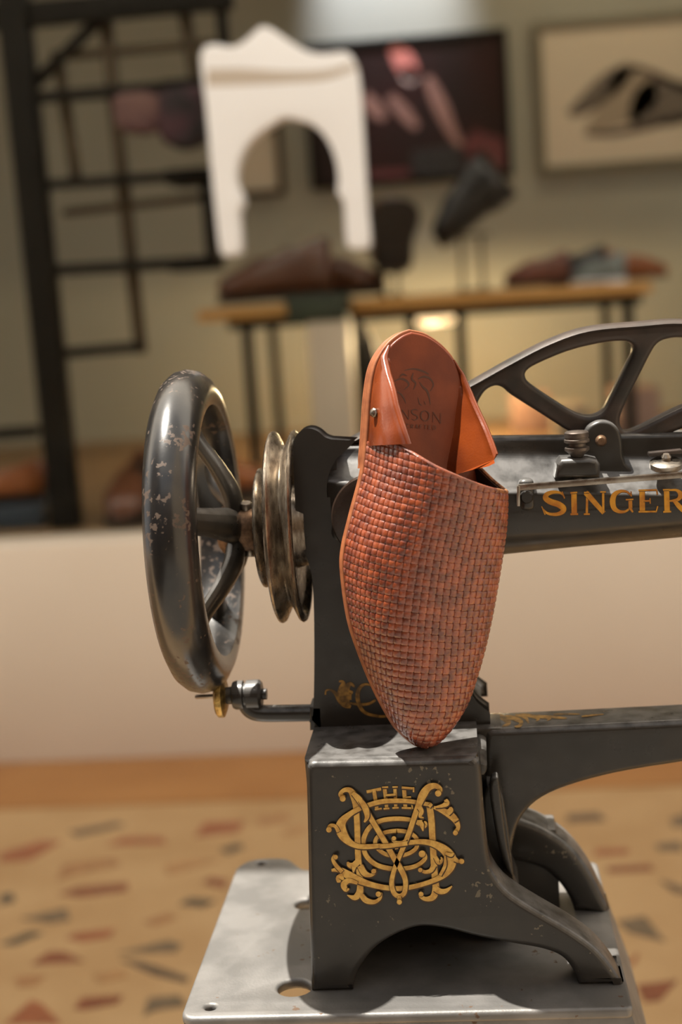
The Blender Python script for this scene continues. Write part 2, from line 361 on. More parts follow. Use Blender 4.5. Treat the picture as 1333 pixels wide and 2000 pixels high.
L_, R_ = xz(603, 1600, 0)[0], xz(941, 1600, 0)[0]
plate('pedestal_box', [[(L_+.001, zt-.13), (L_-.0008, zt-.0003), (R_, zt-.0003), (R_+.006, zt-.13), (R_-.02, zt-.118), (L_+.02, zt-.118)]], .005, .155, .004, m_black, sm)
# rear leg with its round-backed foot
rl = crom([(985, 1585), (1010, 1588), (1060, 1607), (1110, 1640), (1150, 1690), (1175, 1738), (1189, 1766)], 5)+crom([(1122, 1768), (1112, 1745), (1090, 1712), (1055, 1684), (1000, 1670), (960, 1668)], 5)
rl = setz([xz(a, b, .125) for a, b in rl], ZP)
plate('rear_leg', [rl], .112, .15, .006, m_blackw, sm, res=4)
boxm('rear_wall', (L_+.006, .118, ZP), (xz(1100, 1900, .12)[0], .149, zt-.1), m_black, sm, bev=.002)
boxm('side_wall', (L_+.002, .028, ZP), (L_+.016, .15, zt-.1), m_black, sm, bev=.002)
plate('rear_foot', [setz(XZ([(640, 1765), (640, 1600), (760, 1600), (740, 1690), (715, 1765)], .125), ZP)], .112, .15, .005, m_black, sm)
# lower arm (bed) leaving the pedestal to the right, with the vertical web that carries it
Yb = .064
ba = [(944, 1470), (946, 1445), (950, 1430), (962, 1425), (1000, 1424), (1150, 1417), (1333, 1408), (1620, 1394), (1625, 1440), (1500, 1462), (1333, 1491), (1250, 1504), (1180, 1518), (1110, 1538), (1060, 1560), (1030, 1585), (1012, 1615), (1003, 1650), (1000, 1680), (1006, 1712), (1015, 1735),
      (985, 1720), (962, 1685), (950, 1600)]
bz = XZ(ba[:9]+crom(ba[9:20], 3)+ba[20:], Yb)
BEV = .005
bed = plate('lower_arm', [bz], Yb, .106, BEV, m_black, sm, res=5)
boxm('web_back', (R_-.004, .066, zt-.16), (R_+.018, .1, zt-.003), m_black, sm, bev=.002)
plate('web_wall', [XZ([(944, 1560), (952, 1535), (976, 1535), (984, 1560), (996, 1640), (1008, 1738), (975, 1722), (956, 1685), (945, 1600)], .045)], .045, .072, .002, m_black, sm)
rib = [(957, 1545), (960, 1522), (967, 1516), (974, 1519), (977, 1540), (984, 1600), (993, 1660), (1003, 1705), (990, 1700), (974, 1650), (962, 1585)]
plate('web_rib', [XZ(crom(rib, 3, True), .04)], .038, .05, .002, m_black, sm)
bar('top_ridge', onY(938, 1492, .012)+Vector((0, 0, -.004)), onY(941, 1492, .012)+Vector((0, .075, -.001)), .009, .009, m_black, sm, bev=.003)
# column
co = [(640, 985), (965, 985), (975, 1060), (960, 1092), (915, 1112), (893, 1150), (886, 1200), (890, 1300), (905, 1350), (922, 1380),
      (944, 1398), (946, 1436), (760, 1440), (611, 1440), (618, 1412), (626, 1388), (628, 1250), (625, 1140), (615, 1092), (601, 1062), (592, 1000), (590, 985)]
YC = .075
ca = XZ(co[:2]+crom(co[2:11], 3)+co[11:13]+crom(co[13:21], 4)+co[21:], YC)
ca = [(x, max(z, zt-.0002)) for x, z in ca]
cf = crom([(592, 1000), (589, 950), (588, 905), (587, 872), (592, 857), (603, 851), (615, 855), (628, 866), (645, 872)], 3)+[(662, 873)]+crom([(646, 888), (632, 915), (625, 945), (626, 985)], 3)  # flange; its concave right edge builds a shadow boundary into the shape
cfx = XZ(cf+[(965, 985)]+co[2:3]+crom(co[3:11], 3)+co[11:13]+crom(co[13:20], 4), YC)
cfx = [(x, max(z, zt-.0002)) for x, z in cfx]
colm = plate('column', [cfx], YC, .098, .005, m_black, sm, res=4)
cb = [(x-.0003 if x > .06 else x+.0006, z) for x, z in XZ([(591, 905), (640, 905), (640, 985)]+co[1:2]+co[2:3]+crom(co[3:11], 3)+co[11:13]+crom(co[13:21], 4), YC)]
plate('column_back', [[(x, max(z, zt-.0002)) for x, z in cb]], .085, .15, .005, m_black, sm, res=4)
# round inspection cover
AF0 = .070
lathe('round_cover', [(.0, -.0032), (.026, -.0032), (.0295, -.0026), (.0305, -.001), (.0305, .003), (0, .003)], onY(733, 1010, AF0)+Vector((0, .0005, 0)), (0, 1, 0), m_brown, sm, n=64)
# upper arm: lofted casting with a sloping lit shoulder
tabT = [(590, 872), (700, 869), (800, 862), (960, 852), (1130, 850), (1333, 845), (1620, 838)]
tabD = [(590, 900), (690, 893), (960, 896), (1130, 900), (1333, 903), (1620, 905)]
tabE = [(590, 930), (690, 925), (960, 940), (1130, 942), (1333, 945), (1620, 945)]
tabG = [(590, 1030), (690, 1032), (960, 1032), (1130, 1024), (1333, 1008), (1620, 985)]
tabH = [(590, 1066), (690, 1070), (960, 1068), (1130, 1055), (1333, 1036), (1620, 1008)]
tabI = [(590, 1084), (690, 1088), (960, 1086), (1130, 1068), (1333, 1050), (1620, 1022)]
AF = .070
vv, ff = [], []; stn = [598, 612, 625, 637, 650, 675, 700, 800, 960, 1060, 1130, 1230, 1333, 1480, 1620]
m_ = 0
for k, px in enumerate(stn):
    zT = xz(px, lerp_tab(tabT, px), .10)[1]; X = xz(px, 980, AF)[0]
    zD = xz(px, lerp_tab(tabD, px), .096)[1]; zE = xz(px, lerp_tab(tabE, px), .08)[1]; zF = xz(px, lerp_tab(tabE, px)+22, AF)[1]
    zG = xz(px, lerp_tab(tabG, px), AF)[1]; zH = xz(px, lerp_tab(tabH, px), .08)[1]; zI = xz(px, lerp_tab(tabI, px), .098)[1]
    sec = [(.146, zT-.04), (.144, zT-.022), (.134, zT-.008), (.120, zT-.0022), (.108, zT), (.101, zT-.0006), (.0985, zT-.003), (.0975, zD+.006), (.0955, zD+.001), (.090, zD-.004), (.080, zE), (.0735, zE-.004), (AF+.0004, zF), (AF, zF-.003), (AF, (zF+zG)/2), (AF, zG+.008), (AF+.0006, zG+.001), (.0735, (zG+zH)/2), (.080, zH), (.0885, zH*.45+zI*.55), (.100, zI), (.14, zI), (.146, zI+.006)]
    ymin = lerp_tab([(598, .082), (618, .080), (640, .0755), (670, .0715), (700, AF), (800, AF)], px)
    sec = [(max(y, ymin), z) for y, z in sec]; shrink = 0
    sec = crom(sec, 3, True); m_ = len(sec)
    zc = (zT+zI)/2
    for y, z in sec:
        if shrink: y = .108+(y-.108)*(1-shrink*9); z = zc+(z-zc)*(1-shrink*7)
        vv.append((X, y, z))
for i in range(len(stn)-1):
    for k in range(m_): ff.append((i*m_+k, i*m_+(k+1) % m_, (i+1)*m_+(k+1) % m_, (i+1)*m_+k))
ff.append(tuple(range(m_))); ff.append(tuple((len(stn)-1)*m_+k for k in range(m_)))
arm = mesh('upper_arm', vv, ff, m_black, sm)
# needle-bar head closing both arms beyond the frame
hx = xz(1620, 980, AF)[0]
boxm('head', (hx-.004, .066, xz(1620, 1040, AF)[1]), (hx+.05, .15, xz(1620, 800, AF)[1]), m_black, sm, bev=.012, seg=4)

# hand wheel
WX, WY, WZ = -.0715, .1, .9158
hw = lathe('hand_wheel', [(.0905, -.0155), (.096, -.0175), (.103, -.0172), (.110, -.0135), (.1148, -.0075), (.1165, 0), (.1148, .0075), (.110, .0135), (.103, .0172), (.096, .0178), (.0905, .0165), (.0885, .010), (.0885, -.010), (.0905, -.0155)],
           (WX, WY, WZ), (1, 0, 0), m_wheel, sm, n=96)
for k in range(5):
    a = math.radians(20+72*k); d = Vector((0, math.cos(a), math.sin(a))); c = Vector((0, WY, WZ))
    prof = crom([(.010, -.044, .0125), (.026, -.045, .0125), (.046, -.054, .0105), (.066, -.066, .0095), (.082, -.0705, .011), (.092, -.0715, .0145)], 5)
    tube('spoke', [c+d*r+Vector((x, 0, 0)) for r, x, w_ in prof], [p[2] for p in prof], m_black, hw, n=12, sx=.55, sy=1.0, upv=(1, 0, 0))
hub = lathe('hub', [(.0, -.056), (.013, -.056), (.017, -.053), (.018, -.048), (.0165, -.040), (.0165, -.031), (.0155, -.0295), (0, -.0295)], (0, WY, WZ), (1, 0, 0), m_rustpin, hw, n=40)
for a in (-80, 75):
    a = math.radians(a); d = Vector((0, -math.cos(a), math.sin(a))); 
    lathe('set_screw', [(0, 0), (.0045, 0), (.0045, .004), (.0036, .005), (0, .005)], Vector((-.0345, WY, WZ))+d*.0155, d, m_steel, hub, n=16)
lathe('shaft', [(0, -.03), (.009, -.03), (.009, .03), (0, .03)], (0, WY, WZ), (1, 0, 0), m_steel, sm, n=32)
lathe('shaft_collar', [(.0, -.0335), (.0125, -.0335), (.014, -.032), (.014, -.0265), (.013, -.0255), (0, -.0255)], (.0, WY, WZ), (1, 0, 0), m_steel, sm, n=40)
lathe('belt_pulley', [(0, -.026), (.040, -.026), (.0425, -.0248), (.043, -.0235), (.042, -.0215), (.035, -.0178), (.034, -.0165), (.038, -.0155), (.066, -.0152), (.0685, -.014), (.069, -.0125), (.068, -.0108), (.059, -.0065), (.058, -.005), (.059, -.0035), (.068, .0008), (.069, .0025), (.068, .004), (.065, .0048), (.062, .004), (.060, .001), (.03, .0), (.028, .0085), (0, .0085)],
      (0, WY, WZ), (1, 0, 0), m_pulley, sm, n=96)
# bobbin winder under the wheel
YBW = .085
bc = onY(432, 1359, YBW)
ax = (onY(520, 1352, YBW)-onY(380, 1358, YBW)).normalized(); ax = Vector((1, 0, 0))
bw = lathe('winder_wheel', [(0, -.0035), (.0135, -.0035), (.0155, -.002), (.0158, 0), (.0155, .002), (.011, .004), (0, .004)], bc, ax, m_brass, sm, n=48)
lathe('spindle', [(0, -.019), (.0012, -.019), (.0016, -.018), (.0016, .03), (0, .03)], bc, ax, m_steel, bw, n=14)
lathe('winder_hub', [(0, .004), (.006, .004), (.0065, .008), (.0095, .009), (.0105, .011), (.0105, .0165), (.0085, .017), (.0085, .0185), (.0105, .019), (.0108, .028), (.009, .030), (.004, .0305), (.004, .0335), (0, .0335)], bc, ax, m_black, bw, n=36)
pts = crom([tuple(onY(a, b, YBW)) for a, b in ((478, 1362), (482, 1377), (494, 1389), (515, 1393), (560, 1393), (612, 1392))], 6)
tube('winder_bracket', pts, [.0062]*len(pts), m_black, sm, n=16)
plate('bracket_clamp', [XZ([(606, 1378), (630, 1378), (632, 1423), (606, 1426)], YBW-.008)], YBW-.01, YBW+.012, .0015, m_black, sm)

# take-up beam over the arm
top = crom([(676, 866), (700, 853), (760, 823), (830, 790), (905, 757), (930, 745), (1000, 706), (1075, 668), (1150, 643), (1250, 633), (1333, 628), (1450, 640), (1560, 690), (1590, 740)], 5)
low = [(1560, 752), (1450, 795), (1333, 838), (1260, 868), (1232, 880), (1221, 895), (1217, 932), (1140, 932), (1138, 868), (1122, 848), (1100, 836)]+crom([(1060, 810), (1000, 772), (982, 757), (966, 754), (948, 764), (935, 784), (928, 806), (900, 828), (850, 845), (760, 860), (690, 870)], 3)
hA = crom([(1027, 737), (1030, 724), (1050, 711), (1110, 686), (1170, 671), (1215, 666), (1235, 671), (1239, 688), (1225, 717), (1195, 776), (1180, 803), (1160, 813), (1135, 811), (1100, 793), (1040, 753)], 3, True)
hC = crom([(1212, 823), (1218, 800), (1240, 755), (1270, 695), (1285, 672), (1305, 662), (1340, 660), (1440, 672), (1530, 705), (1520, 722), (1440, 755), (1333, 796), (1260, 832), (1232, 843), (1218, 840)], 3, True)
YL = .104
bm_ = plate('take_up_beam', [XZ(top+low, YL), XZ(hA, YL), XZ(hC, YL)], YL, YL+.022, .0035, m_lever, sm, res=3)
# thin bright flange running along the beam's top edge
fp = [(*xz(a, b+4, YL),) for a, b in top]
tube('beam_flange', [(x, YL+.011, z) for x, z in fp], .0042, m_lever, bm_, n=10, sx=3.4, sy=.75)
# bracket tab and pivot pin
tab = [(1141, 932), (1139, 870)]+crom([(1141, 850), (1150, 834), (1166, 824), (1182, 822), (1198, 827), (1210, 840), (1216, 860), (1219, 890)], 4)+[(1224, 905), (1240, 922), (1240, 934)]
plate('beam_bracket', [XZ(tab, .088)], .088, .1, .0025, m_black, sm)
lathe('pivot_pin', [(0, -.003), (.0025, -.0028), (.0038, -.001), (.0042, .002), (0, .002)], onY(1175, 861, .087), (0, 1, 0), m_rustpin, sm, n=24)
# tension screw on its little shelf
tbp = XZ([(1083, 932), (1088, 905), (1096, 895), (1150, 893), (1166, 896), (1172, 906), (1172, 932)], .074)
plate('tension_block', [tbp], .068, .095, .004, m_black, sm, res=4)
tc_ = onY(1129, 905, .076)
lathe('tension_thread', [(0, -.012)]+[(.0026+(.0004 if i % 2 else 0), -.011+i*.0008) for i in range(30)]+[(0, .0135)], tc_, (0, 0, 1), m_nut, sm, n=20)
tn = [(0, .0045), (.004, .0045), (.0052, .0065), (.0075, .0085), (.0084, .0092), (.0084, .011), (.0075, .0115), (.006, .012), (.006, .0138), (.0075, .0142), (.0086, .0148), (.0086, .0165), (.0078, .017), (.0078, .0178), (.0082, .0182), (.0082, .0212), (.007, .0222), (0, .0225)]
lathe('tension_nut', tn, tc_, (0, 0, 1), m_nut, sm, n=40)
# long flat thread bar
p, q = onY(1012, 952, .0655), onY(1620, 905, .0655)
bar('thread_bar', p, q, .0042, .004, m_steel, sm, bev=.0006)
bar('bar_hook', onY(1013, 948, .0655), onY(1013, 988, .0655), .0022, .005, m_steel, sm, bev=.0005)
lathe('bar_screw', [(0, -.004), (.0035, -.004), (.0046, -.0025), (.0046, .006), (0, .006)], onY(1029, 970, AF), (0, 1, 0), m_black, sm, n=24)
boxm('bar_lug', onY(1016, 1000, .068)+Vector((0, 0, 0)), onY(1044, 935, .068)+Vector((0, .012, 0)), m_black, sm, bev=.004, seg=3)
# thumb plate at the right
nc = onY(1302, 908, .076)
lathe('wing_washer', [(0, -.003), (.009, -.003), (.0112, -.0015), (.0112, .002), (.009, .0035), (0, .004)], nc, (0, -.25, 1), m_steel, sm, n=36)
lathe('washer_stud', [(0, .003), (.003, .0035), (.0035, .006), (.002, .008), (0, .008)], nc, (0, -.25, 1), m_steel, sm, n=20)
bar('wing_cap', nc+Vector((-.0115, .004, .0075)), nc+Vector((.0115, .004, .0085)), .003, .008, m_lever, sm, bev=.001)
rb = [(1262, 908), (1240, 893), (1236, 878), (1250, 866), (1290, 855), (1333, 851), (1620, 842), (1620, 910)]
plate('arm_hump', [XZ(rb, .1)], .1, .143, .004, m_black, sm)

# ---- gilt lettering and ornaments (flat print laid on the paint)
class Print:
    def __init__(s, surf): s.v, s.f, s.mi, s.k, s.surf = [], [], [], 0, surf
    def stroke(s, pts, outline=0, smooth=True, n=5):
        """pts = (px, py, width px)"""
        P = crom(pts, n) if smooth and len(pts) > 2 else [tuple(map(float, p)) for p in pts]
        for lay, (ex, mi) in enumerate(((outline, 1), (0, 0)) if outline else ((0, 0),)):
            s.k += 1; off = .00003*s.k; base = len(s.v)
            for i, (x, y, w_) in enumerate(P):
                x0, y0, _ = P[max(0, i-1)]; x1, y1, _ = P[min(len(P)-1, i+1)]
                dx, dy = x1-x0, y1-y0; l = math.hypot(dx, dy) or 1; nx, ny = -dy/l, dx/l; h = w_/2+ex
                ox, oy = (0, 0) if lay or not outline else (outline*.5, outline*.8)
                for sg in (1, -1): s.v.append(s.surf(x+ox+nx*h*sg, y+oy+ny*h*sg, off))
            for i in range(len(P)-1): s.f.append((base+2*i, base+2*i+1, base+2*i+3, base+2*i+2)); s.mi.append(mi)
    def blob(s, x, y, r, outline=0, n=14):
        for ex, mi in (((outline, 1), (0, 0)) if outline else ((0, 0),)):
            s.k += 1; off = .00003*s.k; base = len(s.v)
            o = outline*.6 if mi else 0
            for i in range(n): a = 2*math.pi*i/n; s.v.append(s.surf(x+o+(r+ex)*math.cos(a), y+o+(r+ex)*math.sin(a), off))
            s.f.append(tuple(range(base, base+n))); s.mi.append(mi)
    def build(s, name, mats, parent):
        return mesh(name, s.v, s.f, mats, parent, smooth=False, mi=s.mi, fix=False)
def flat(Y):
    def f(px, py, off):
        p = onY(px, py, Y); return (p.x, Y-off, p.z)
    return f
# maker's name on the arm
def LT(pts): return [(1000+a/4.003, 820+b/4.003, c/4.003) for a, b, c in pts]
letters = {
 'S': [[(412, 612, 8), (398, 582, 14), (365, 566, 20), (318, 566, 28), (276, 582, 36), (266, 612, 42), (305, 640, 46), (365, 660, 48), (404, 690, 46), (396, 720, 36), (350, 738, 26), (292, 734, 20), (255, 712, 16), (238, 680, 8)], [(235, 676, 6), (262, 742, 8)], [(395, 560, 6), (414, 614, 8)]],
 'I': [[(487, 568, 42), (490, 736, 42)], [(459, 571, 12), (513, 567, 12)], [(460, 738, 13), (520, 736, 13)]],
 'N': [[(591, 568, 17), (588, 734, 17)], [(578, 568, 40), (600, 590, 42), (722, 728, 34)], [(716, 565, 17), (717, 728, 17)], [(566, 568, 11), (606, 566, 11)], [(565, 737, 12), (611, 736, 12)], [(693, 563, 11), (737, 563, 11)]],
 'G': [[(933, 590, 8), (900, 562, 16), (850, 558, 24), (805, 584, 38), (790, 638, 44), (803, 692, 38), (843, 717, 26), (888, 716, 18), (920, 696, 14)], [(928, 622, 28), (930, 700, 28)], [(893, 624, 11), (952, 621, 11)], [(928, 690, 20), (948, 722, 12)], [(932, 558, 7), (936, 598, 9)]],
 'E': [[(1020, 550, 42), (1023, 718, 42)], [(992, 551, 13), (1136, 547, 13)], [(1134, 547, 9), (1139, 585, 9)], [(1030, 634, 12), (1082, 632, 12)], [(1082, 612, 8), (1084, 655, 8)], [(992, 718, 13), (1134, 716, 13)], [(1131, 716, 9), (1142, 674, 9)]],
 'R': [[(1212, 546, 42), (1217, 718, 42)], [(1184, 547, 12), (1240, 545, 12)], [(1186, 719, 13), (1248, 717, 13)], [(1230, 549, 12), (1290, 550, 20), (1322, 583, 40), (1300, 622, 26), (1235, 634, 12)], [(1272, 632, 26), (1310, 675, 38), (1352, 716, 32), (1375, 722, 12)]]}
for ch, strokes in letters.items():
    P = Print(flat(AF-.0002))
    for s_ in strokes: P.stroke(LT(s_), outline=.6, smooth=len(s_) > 3)
    P.build('gilt_letter', [m_gold2, m_goldline], arm)
# monogram on the pedestal
def MG(pts): return [(620+a/4.166, 1510+b/4.166, c/4.166) for a, b, c in pts]
mono = [
 # THE
 [(402, 152, 24), (520, 128, 24)], [(462, 140, 30), (486, 292, 28)], [(468, 296, 14), (526, 286, 14)],
 [(548, 116, 30), (566, 284, 28)], [(528, 114, 12), (578, 112, 12)], [(632, 114, 26), (640, 278, 26)], [(612, 112, 12), (656, 110, 12)], [(556, 178, 18), (640, 172, 18)], [(540, 288, 13), (588, 284, 13)], [(612, 281, 13), (664, 278, 13)],
 [(706, 112, 32), (718, 280, 30)], [(688, 114, 18), (788, 122, 18)], [(786, 112, 10), (784, 152, 12)], [(715, 195, 14), (764, 190, 14)], [(688, 278, 15), (780, 282, 16)], [(770, 250, 10), (778, 288, 14)],
 # outer ring of the C
 [(855, 640, 46), (878, 690, 34), (808, 748, 34), (700, 772, 36), (600, 772, 38), (485, 742, 38), (405, 675, 38), (375, 590, 38), (385, 510, 38), (432, 432, 38), (520, 382, 38), (640, 366, 36), (740, 372, 34), (800, 386, 30)],
 [(800, 392, 30), (835, 400, 50), (868, 410, 70), (886, 388, 16)], [(850, 410, 40), (862, 466, 8)],
 # inner ring
 [(645, 462, 32), (740, 475, 32), (808, 525, 32), (808, 600, 32), (740, 650, 32), (645, 668, 32), (550, 650, 32), (480, 590, 32), (482, 525, 32), (550, 478, 32), (650, 462, 32)],
 # right stem
 [(915, 262, 52), (930, 380, 52), (938, 520, 50), (945, 640, 50), (952, 760, 52), (960, 860, 52), (965, 930, 54), (945, 1000, 52), (888, 1018, 36), (845, 998, 28), (842, 965, 30)],
 [(960, 930, 50), (1000, 955, 46), (1050, 950, 36), (1098, 912, 8)], [(950, 740, 44), (925, 785, 36), (875, 797, 28), (838, 775, 22)], [(960, 672, 30), (990, 720, 36), (1016, 700, 22), (1008, 675, 8)],
 # left stem
 [(215, 195, 44), (190, 165, 34), (220, 132, 34), (268, 134, 44), (302, 185, 62), (316, 262, 48), (325, 400, 46), (330, 560, 46), (334, 680, 48), (345, 800, 50), (350, 900, 48), (345, 965, 56), (305, 1005, 44), (245, 985, 6)],
 [(360, 985, 40), (400, 1028, 46), (465, 1040, 34), (512, 1010, 26), (512, 965, 34)], [(330, 715, 50), (295, 745, 50), (262, 738, 40), (248, 715, 14)], [(350, 745, 50), (385, 805, 50), (435, 822, 30), (468, 800, 26), (464, 775, 34)], [(300, 750, 44), (296, 800, 8)],
 # large S
 [(925, 250, 34), (860, 238, 32), (760, 222, 34), (660, 217, 36), (540, 222, 38), (440, 245, 38), (340, 283, 38), (258, 332, 44), (205, 385, 66), (192, 440, 84), (215, 500, 78), (262, 552, 54), (325, 584, 40), (400, 590, 40), (520, 582, 36), (640, 570, 36), (760, 555, 38), (860, 550, 42), (950, 568, 52), (1035, 615, 72), (1085, 680, 88), (1085, 745, 76), (1045, 808, 54), (985, 848, 42), (900, 882, 38), (780, 915, 38), (660, 930, 40), (540, 920, 42), (430, 895, 46), (340, 862, 58), (250, 818, 66), (180, 778, 44), (118, 782, 20)],
 [(175, 470, 30), (150, 425, 28), (112, 418, 30), (98, 445, 42)], [(1120, 690, 40), (1150, 708, 26), (1178, 700, 40)], [(205, 795, 34), (150, 735, 30), (130, 690, 28), (150, 662, 36)], [(215, 830, 50), (180, 845, 54), (178, 880, 24)], [(330, 885, 24), (260, 865, 40), (218, 895, 50), (235, 938, 36), (262, 930, 10)],
 [(950, 268, 24), (1010, 292, 40), (1075, 325, 58), (1125, 372, 50), (1148, 430, 32), (1125, 470, 36)], [(960, 268, 14), (1020, 255, 30), (1055, 235, 44), (1045, 205, 26)], [(1060, 320, 40), (1085, 290, 46), (1085, 265, 16)], [(1110, 375, 34), (1150, 362, 14)],
 [(1045, 640, 20), (1090, 655, 30), (1110, 640, 10)], [(1000, 820, 24), (1040, 740, 26), (1040, 660, 12)],
 # V with its tail loop
 [(290, 150, 30), (340, 200, 50), (390, 275, 44), (440, 360, 42), (500, 460, 42), (560, 560, 42), (620, 668, 44), (682, 770, 44), (715, 845, 40), (720, 905, 38), (708, 965, 38), (668, 988, 38), (626, 962, 38), (607, 885, 38), (622, 795, 36), (660, 690, 36), (702, 590, 38), (750, 470, 40), (790, 350, 42), (828, 245, 50), (862, 165, 66), (905, 108, 56), (960, 92, 44), (1000, 118, 38), (990, 148, 44)],
 [(350, 205, 34), (392, 270, 50), (408, 340, 38), (385, 388, 12)], [(830, 262, 40), (850, 300, 36), (838, 340, 24), (868, 352, 8)], [(910, 262, 30), (935, 238, 20)], [(620, 515, 34), (630, 545, 22), (690, 548, 20), (730, 520, 16)], [(640, 560, 10), (648, 605, 26)], [(670, 985, 26), (670, 1030, 40), (672, 1042, 22)],
 [(510, 582, 36), (580, 578, 36), (640, 570, 36), (735, 556, 36)], [(655, 430, 2), (655, 431, 2)]]
P = Print(flat(-.0002))
for s_ in mono[:-1]: P.stroke(MG(s_), outline=1.4, smooth=len(s_) > 2)
for x, y, r in ((210, 195, 24), (98, 447, 22), (1176, 703, 21), (152, 668, 19), (500, 968, 22), (846, 968, 20), (462, 782, 20), (985, 150, 26), (1125, 470, 20), (855, 640, 28), (626, 514, 18), (670, 1030, 21), (840, 770, 18)):
    a, b, c = MG([(x, y, r)])[0]; P.blob(a, b, c, outline=.8)
P.build('gilt_monogram', [m_gold, m_goldline], ped)
# scroll at the foot of the column
P = Print(flat(YC-.0002))
def CB(pts): return [(590+a/3.603, 1300+b/3.603, c/3.603) for a, b, c in pts]
for s_ in ([(165, 205, 10), (172, 175, 10), (205, 172, 14), (240, 200, 26), (270, 245, 40), (310, 275, 44), (345, 290, 20)], [(262, 110, 12), (290, 118, 26), (285, 170, 60), (290, 230, 90), (330, 280, 30)],
           [(372, 150, 10), (345, 128, 26), (320, 150, 40), (300, 220, 60)], [(360, 190, 14), (335, 190, 34), (330, 240, 40)], [(340, 262, 12), (400, 272, 18), (470, 268, 18), (520, 240, 16)],
           [(520, 150, 14), (450, 130, 16), (405, 160, 26), (392, 220, 30), (410, 290, 26), (455, 335, 22), (540, 355, 18), (600, 355, 16)]):
    P.stroke(CB(s_), outline=.4)
P.build('gilt_scroll', [m_goldold, m_goldline], colm)
# faded foliage along the lower arm
zbt = lambda px: lerp_tab([(944, 1426), (1000, 1424), (1150, 1417), (1333, 1408)], px)
def bedsurf(px, py, off):
    ztop = xz(px, zbt(px), Yb)[1]
    for _ in range(4):
        p = onZ(px, py, ztop); u, v = 944, 1333
        for _ in range(18):
            m__ = (u+v)/2
            if xz(m__, zbt(m__), Yb)[0] < p.x: u = m__
            else: v = m__
        ztop = xz(u, zbt(u), Yb)[1]
    return (p.x, p.y, ztop+off+.00015)
P = Print(bedsurf)
def BF(pts): return [(900+a/3.078, 1340+b/3.078, c/3.078) for a, b, c in pts]
for s_ in ([(195, 172, 10), (230, 180, 24), (270, 200, 34), (290, 225, 26), (250, 245, 8)], [(270, 185, 20), (320, 195, 30), (365, 215, 24), (355, 240, 20), (325, 245, 8)], [(330, 175, 12), (390, 190, 20), (410, 225, 8)], [(350, 172, 12), (420, 180, 22), (470, 195, 18), (455, 212, 6)],
           [(430, 178, 12), (500, 188, 20), (540, 195, 14), (520, 210, 5)], [(500, 182, 10), (580, 190, 16), (640, 196, 8)], [(560, 172, 6), (640, 170, 10), (720, 172, 5)], [(730, 185, 8), (790, 178, 10), (860, 172, 4)]):
    P.stroke(BF(s_), smooth=True)
P.build('gilt_foliage', [m_goldold, m_goldline], bed)
#__PART3__
# ------------------------------------------------------------------ WOVEN MULE leaning on the machine
TS = Vector((.0866, .02, .7795))
LS = Vector((.022, .125, 1)).normalized()
_w = Vector((math.cos(math.radians(25)), math.sin(math.radians(25)), 0)); WS = (_w-LS*_w.dot(LS)).normalized(); US = WS.cross(LS)
def PS(s, w_, u): return TS+LS*(s*.001)+WS*(w_*.001)+US*(u*.001)
def hit(px, py, N, c):
    d = ray(px, py); t = (c*.001-(CAM-TS).dot(N))/d.dot(N); p = CAM+d*t-TS
    return p.dot(LS)*1000, p.dot(WS)*1000, p.dot(US)*1000
def shoe_xf(o):
    for v in o.data.vertices: v.co = TS+WS*v.co.x+LS*v.co.y+US*v.co.z
    o.data.update(); return o
m_weave = mat('burnished cognac leather strip', s2l(150, 72, 41), .27, col2=s2l(98, 41, 25), nscale=125, namt=.9, detail=2, bump=.25, bscale=900, coat=.55, crough=.3, spec=.8, rvar=.1)
m_weave2 = mat('burnished chestnut leather strip', s2l(156, 78, 46), .29, col2=s2l(108, 47, 29), nscale=125, namt=.9, detail=2, bump=.25, bscale=900, coat=.55, crough=.3, spec=.8, rvar=.1)
m_quarter = mat('glossy tan calf leather', s2l(140, 64, 26), .26, col2=s2l(94, 38, 17), nscale=22, namt=.85, bump=.1, bscale=700, coat=.25, rvar=.06, detail=2)
m_bed = mat('brown calf insole leather', s2l(134, 60, 29), .4, col2=s2l(104, 42, 22), nscale=26, namt=.8, bump=.1, bscale=800, coat=.08, spec=.35)
m_lining = mat('dark brown suede lining', s2l(70, 54, 46), .75, col2=s2l(56, 42, 36), nscale=80, namt=.6)
m_groove = mat('dark backing leather', s2l(38, 18, 12), .8, spec=.2)
m_welt = mat('natural leather sole edge', s2l(164, 98, 60), .5, col2=s2l(132, 74, 44), nscale=60, namt=.7, stretch=(1, 1, 3))
m_rawedge = mat('raw tan leather edge', s2l(176, 118, 74), .8, col2=s2l(96, 58, 36), nscale=260, namt=.9, bump=.6, bscale=500)
m_emb = mat('dark stamped leather', s2l(76, 32, 18), .35)
shoe = thing('mule_shoe', 'brown woven leather mule standing toe down against the sewing machine', 'shoe', TS)
WL = smooth_tab([(-4.5, -2), (-3.4, -6.5), (1, -12), (6, -17), (13, -22.5), (34, -33.5), (59, -43.5), (84, -51), (114, -54.5), (131, -53.6), (154, -47), (181, -38.5), (204, -35), (231, -32), (251, -27.5), (264, -19), (271, -10), (274, -2)])
WR = smooth_tab([(-4.5, -2), (-3.6, 3), (0, 8), (5, 12.5), (12, 18), (28, 27), (57, 36), (87, 42), (120, 46), (147, 47.5), (175, 44), (200, 39.5), (230, 36.5), (250, 31.5), (262, 23), (271, 10), (274, -2)])
HH = smooth_tab([(-4.5, 4), (-3, 9), (0, 14), (5, 19), (12, 24), (28, 31.5), (57, 39), (87, 45), (120, 51), (147, 57), (167, 62), (185, 66), (205, 68)])
outl = [(b*.001, a*.001) for a, b in WL]+[(b*.001, a*.001) for a, b in WR[::-1]][1:-1]
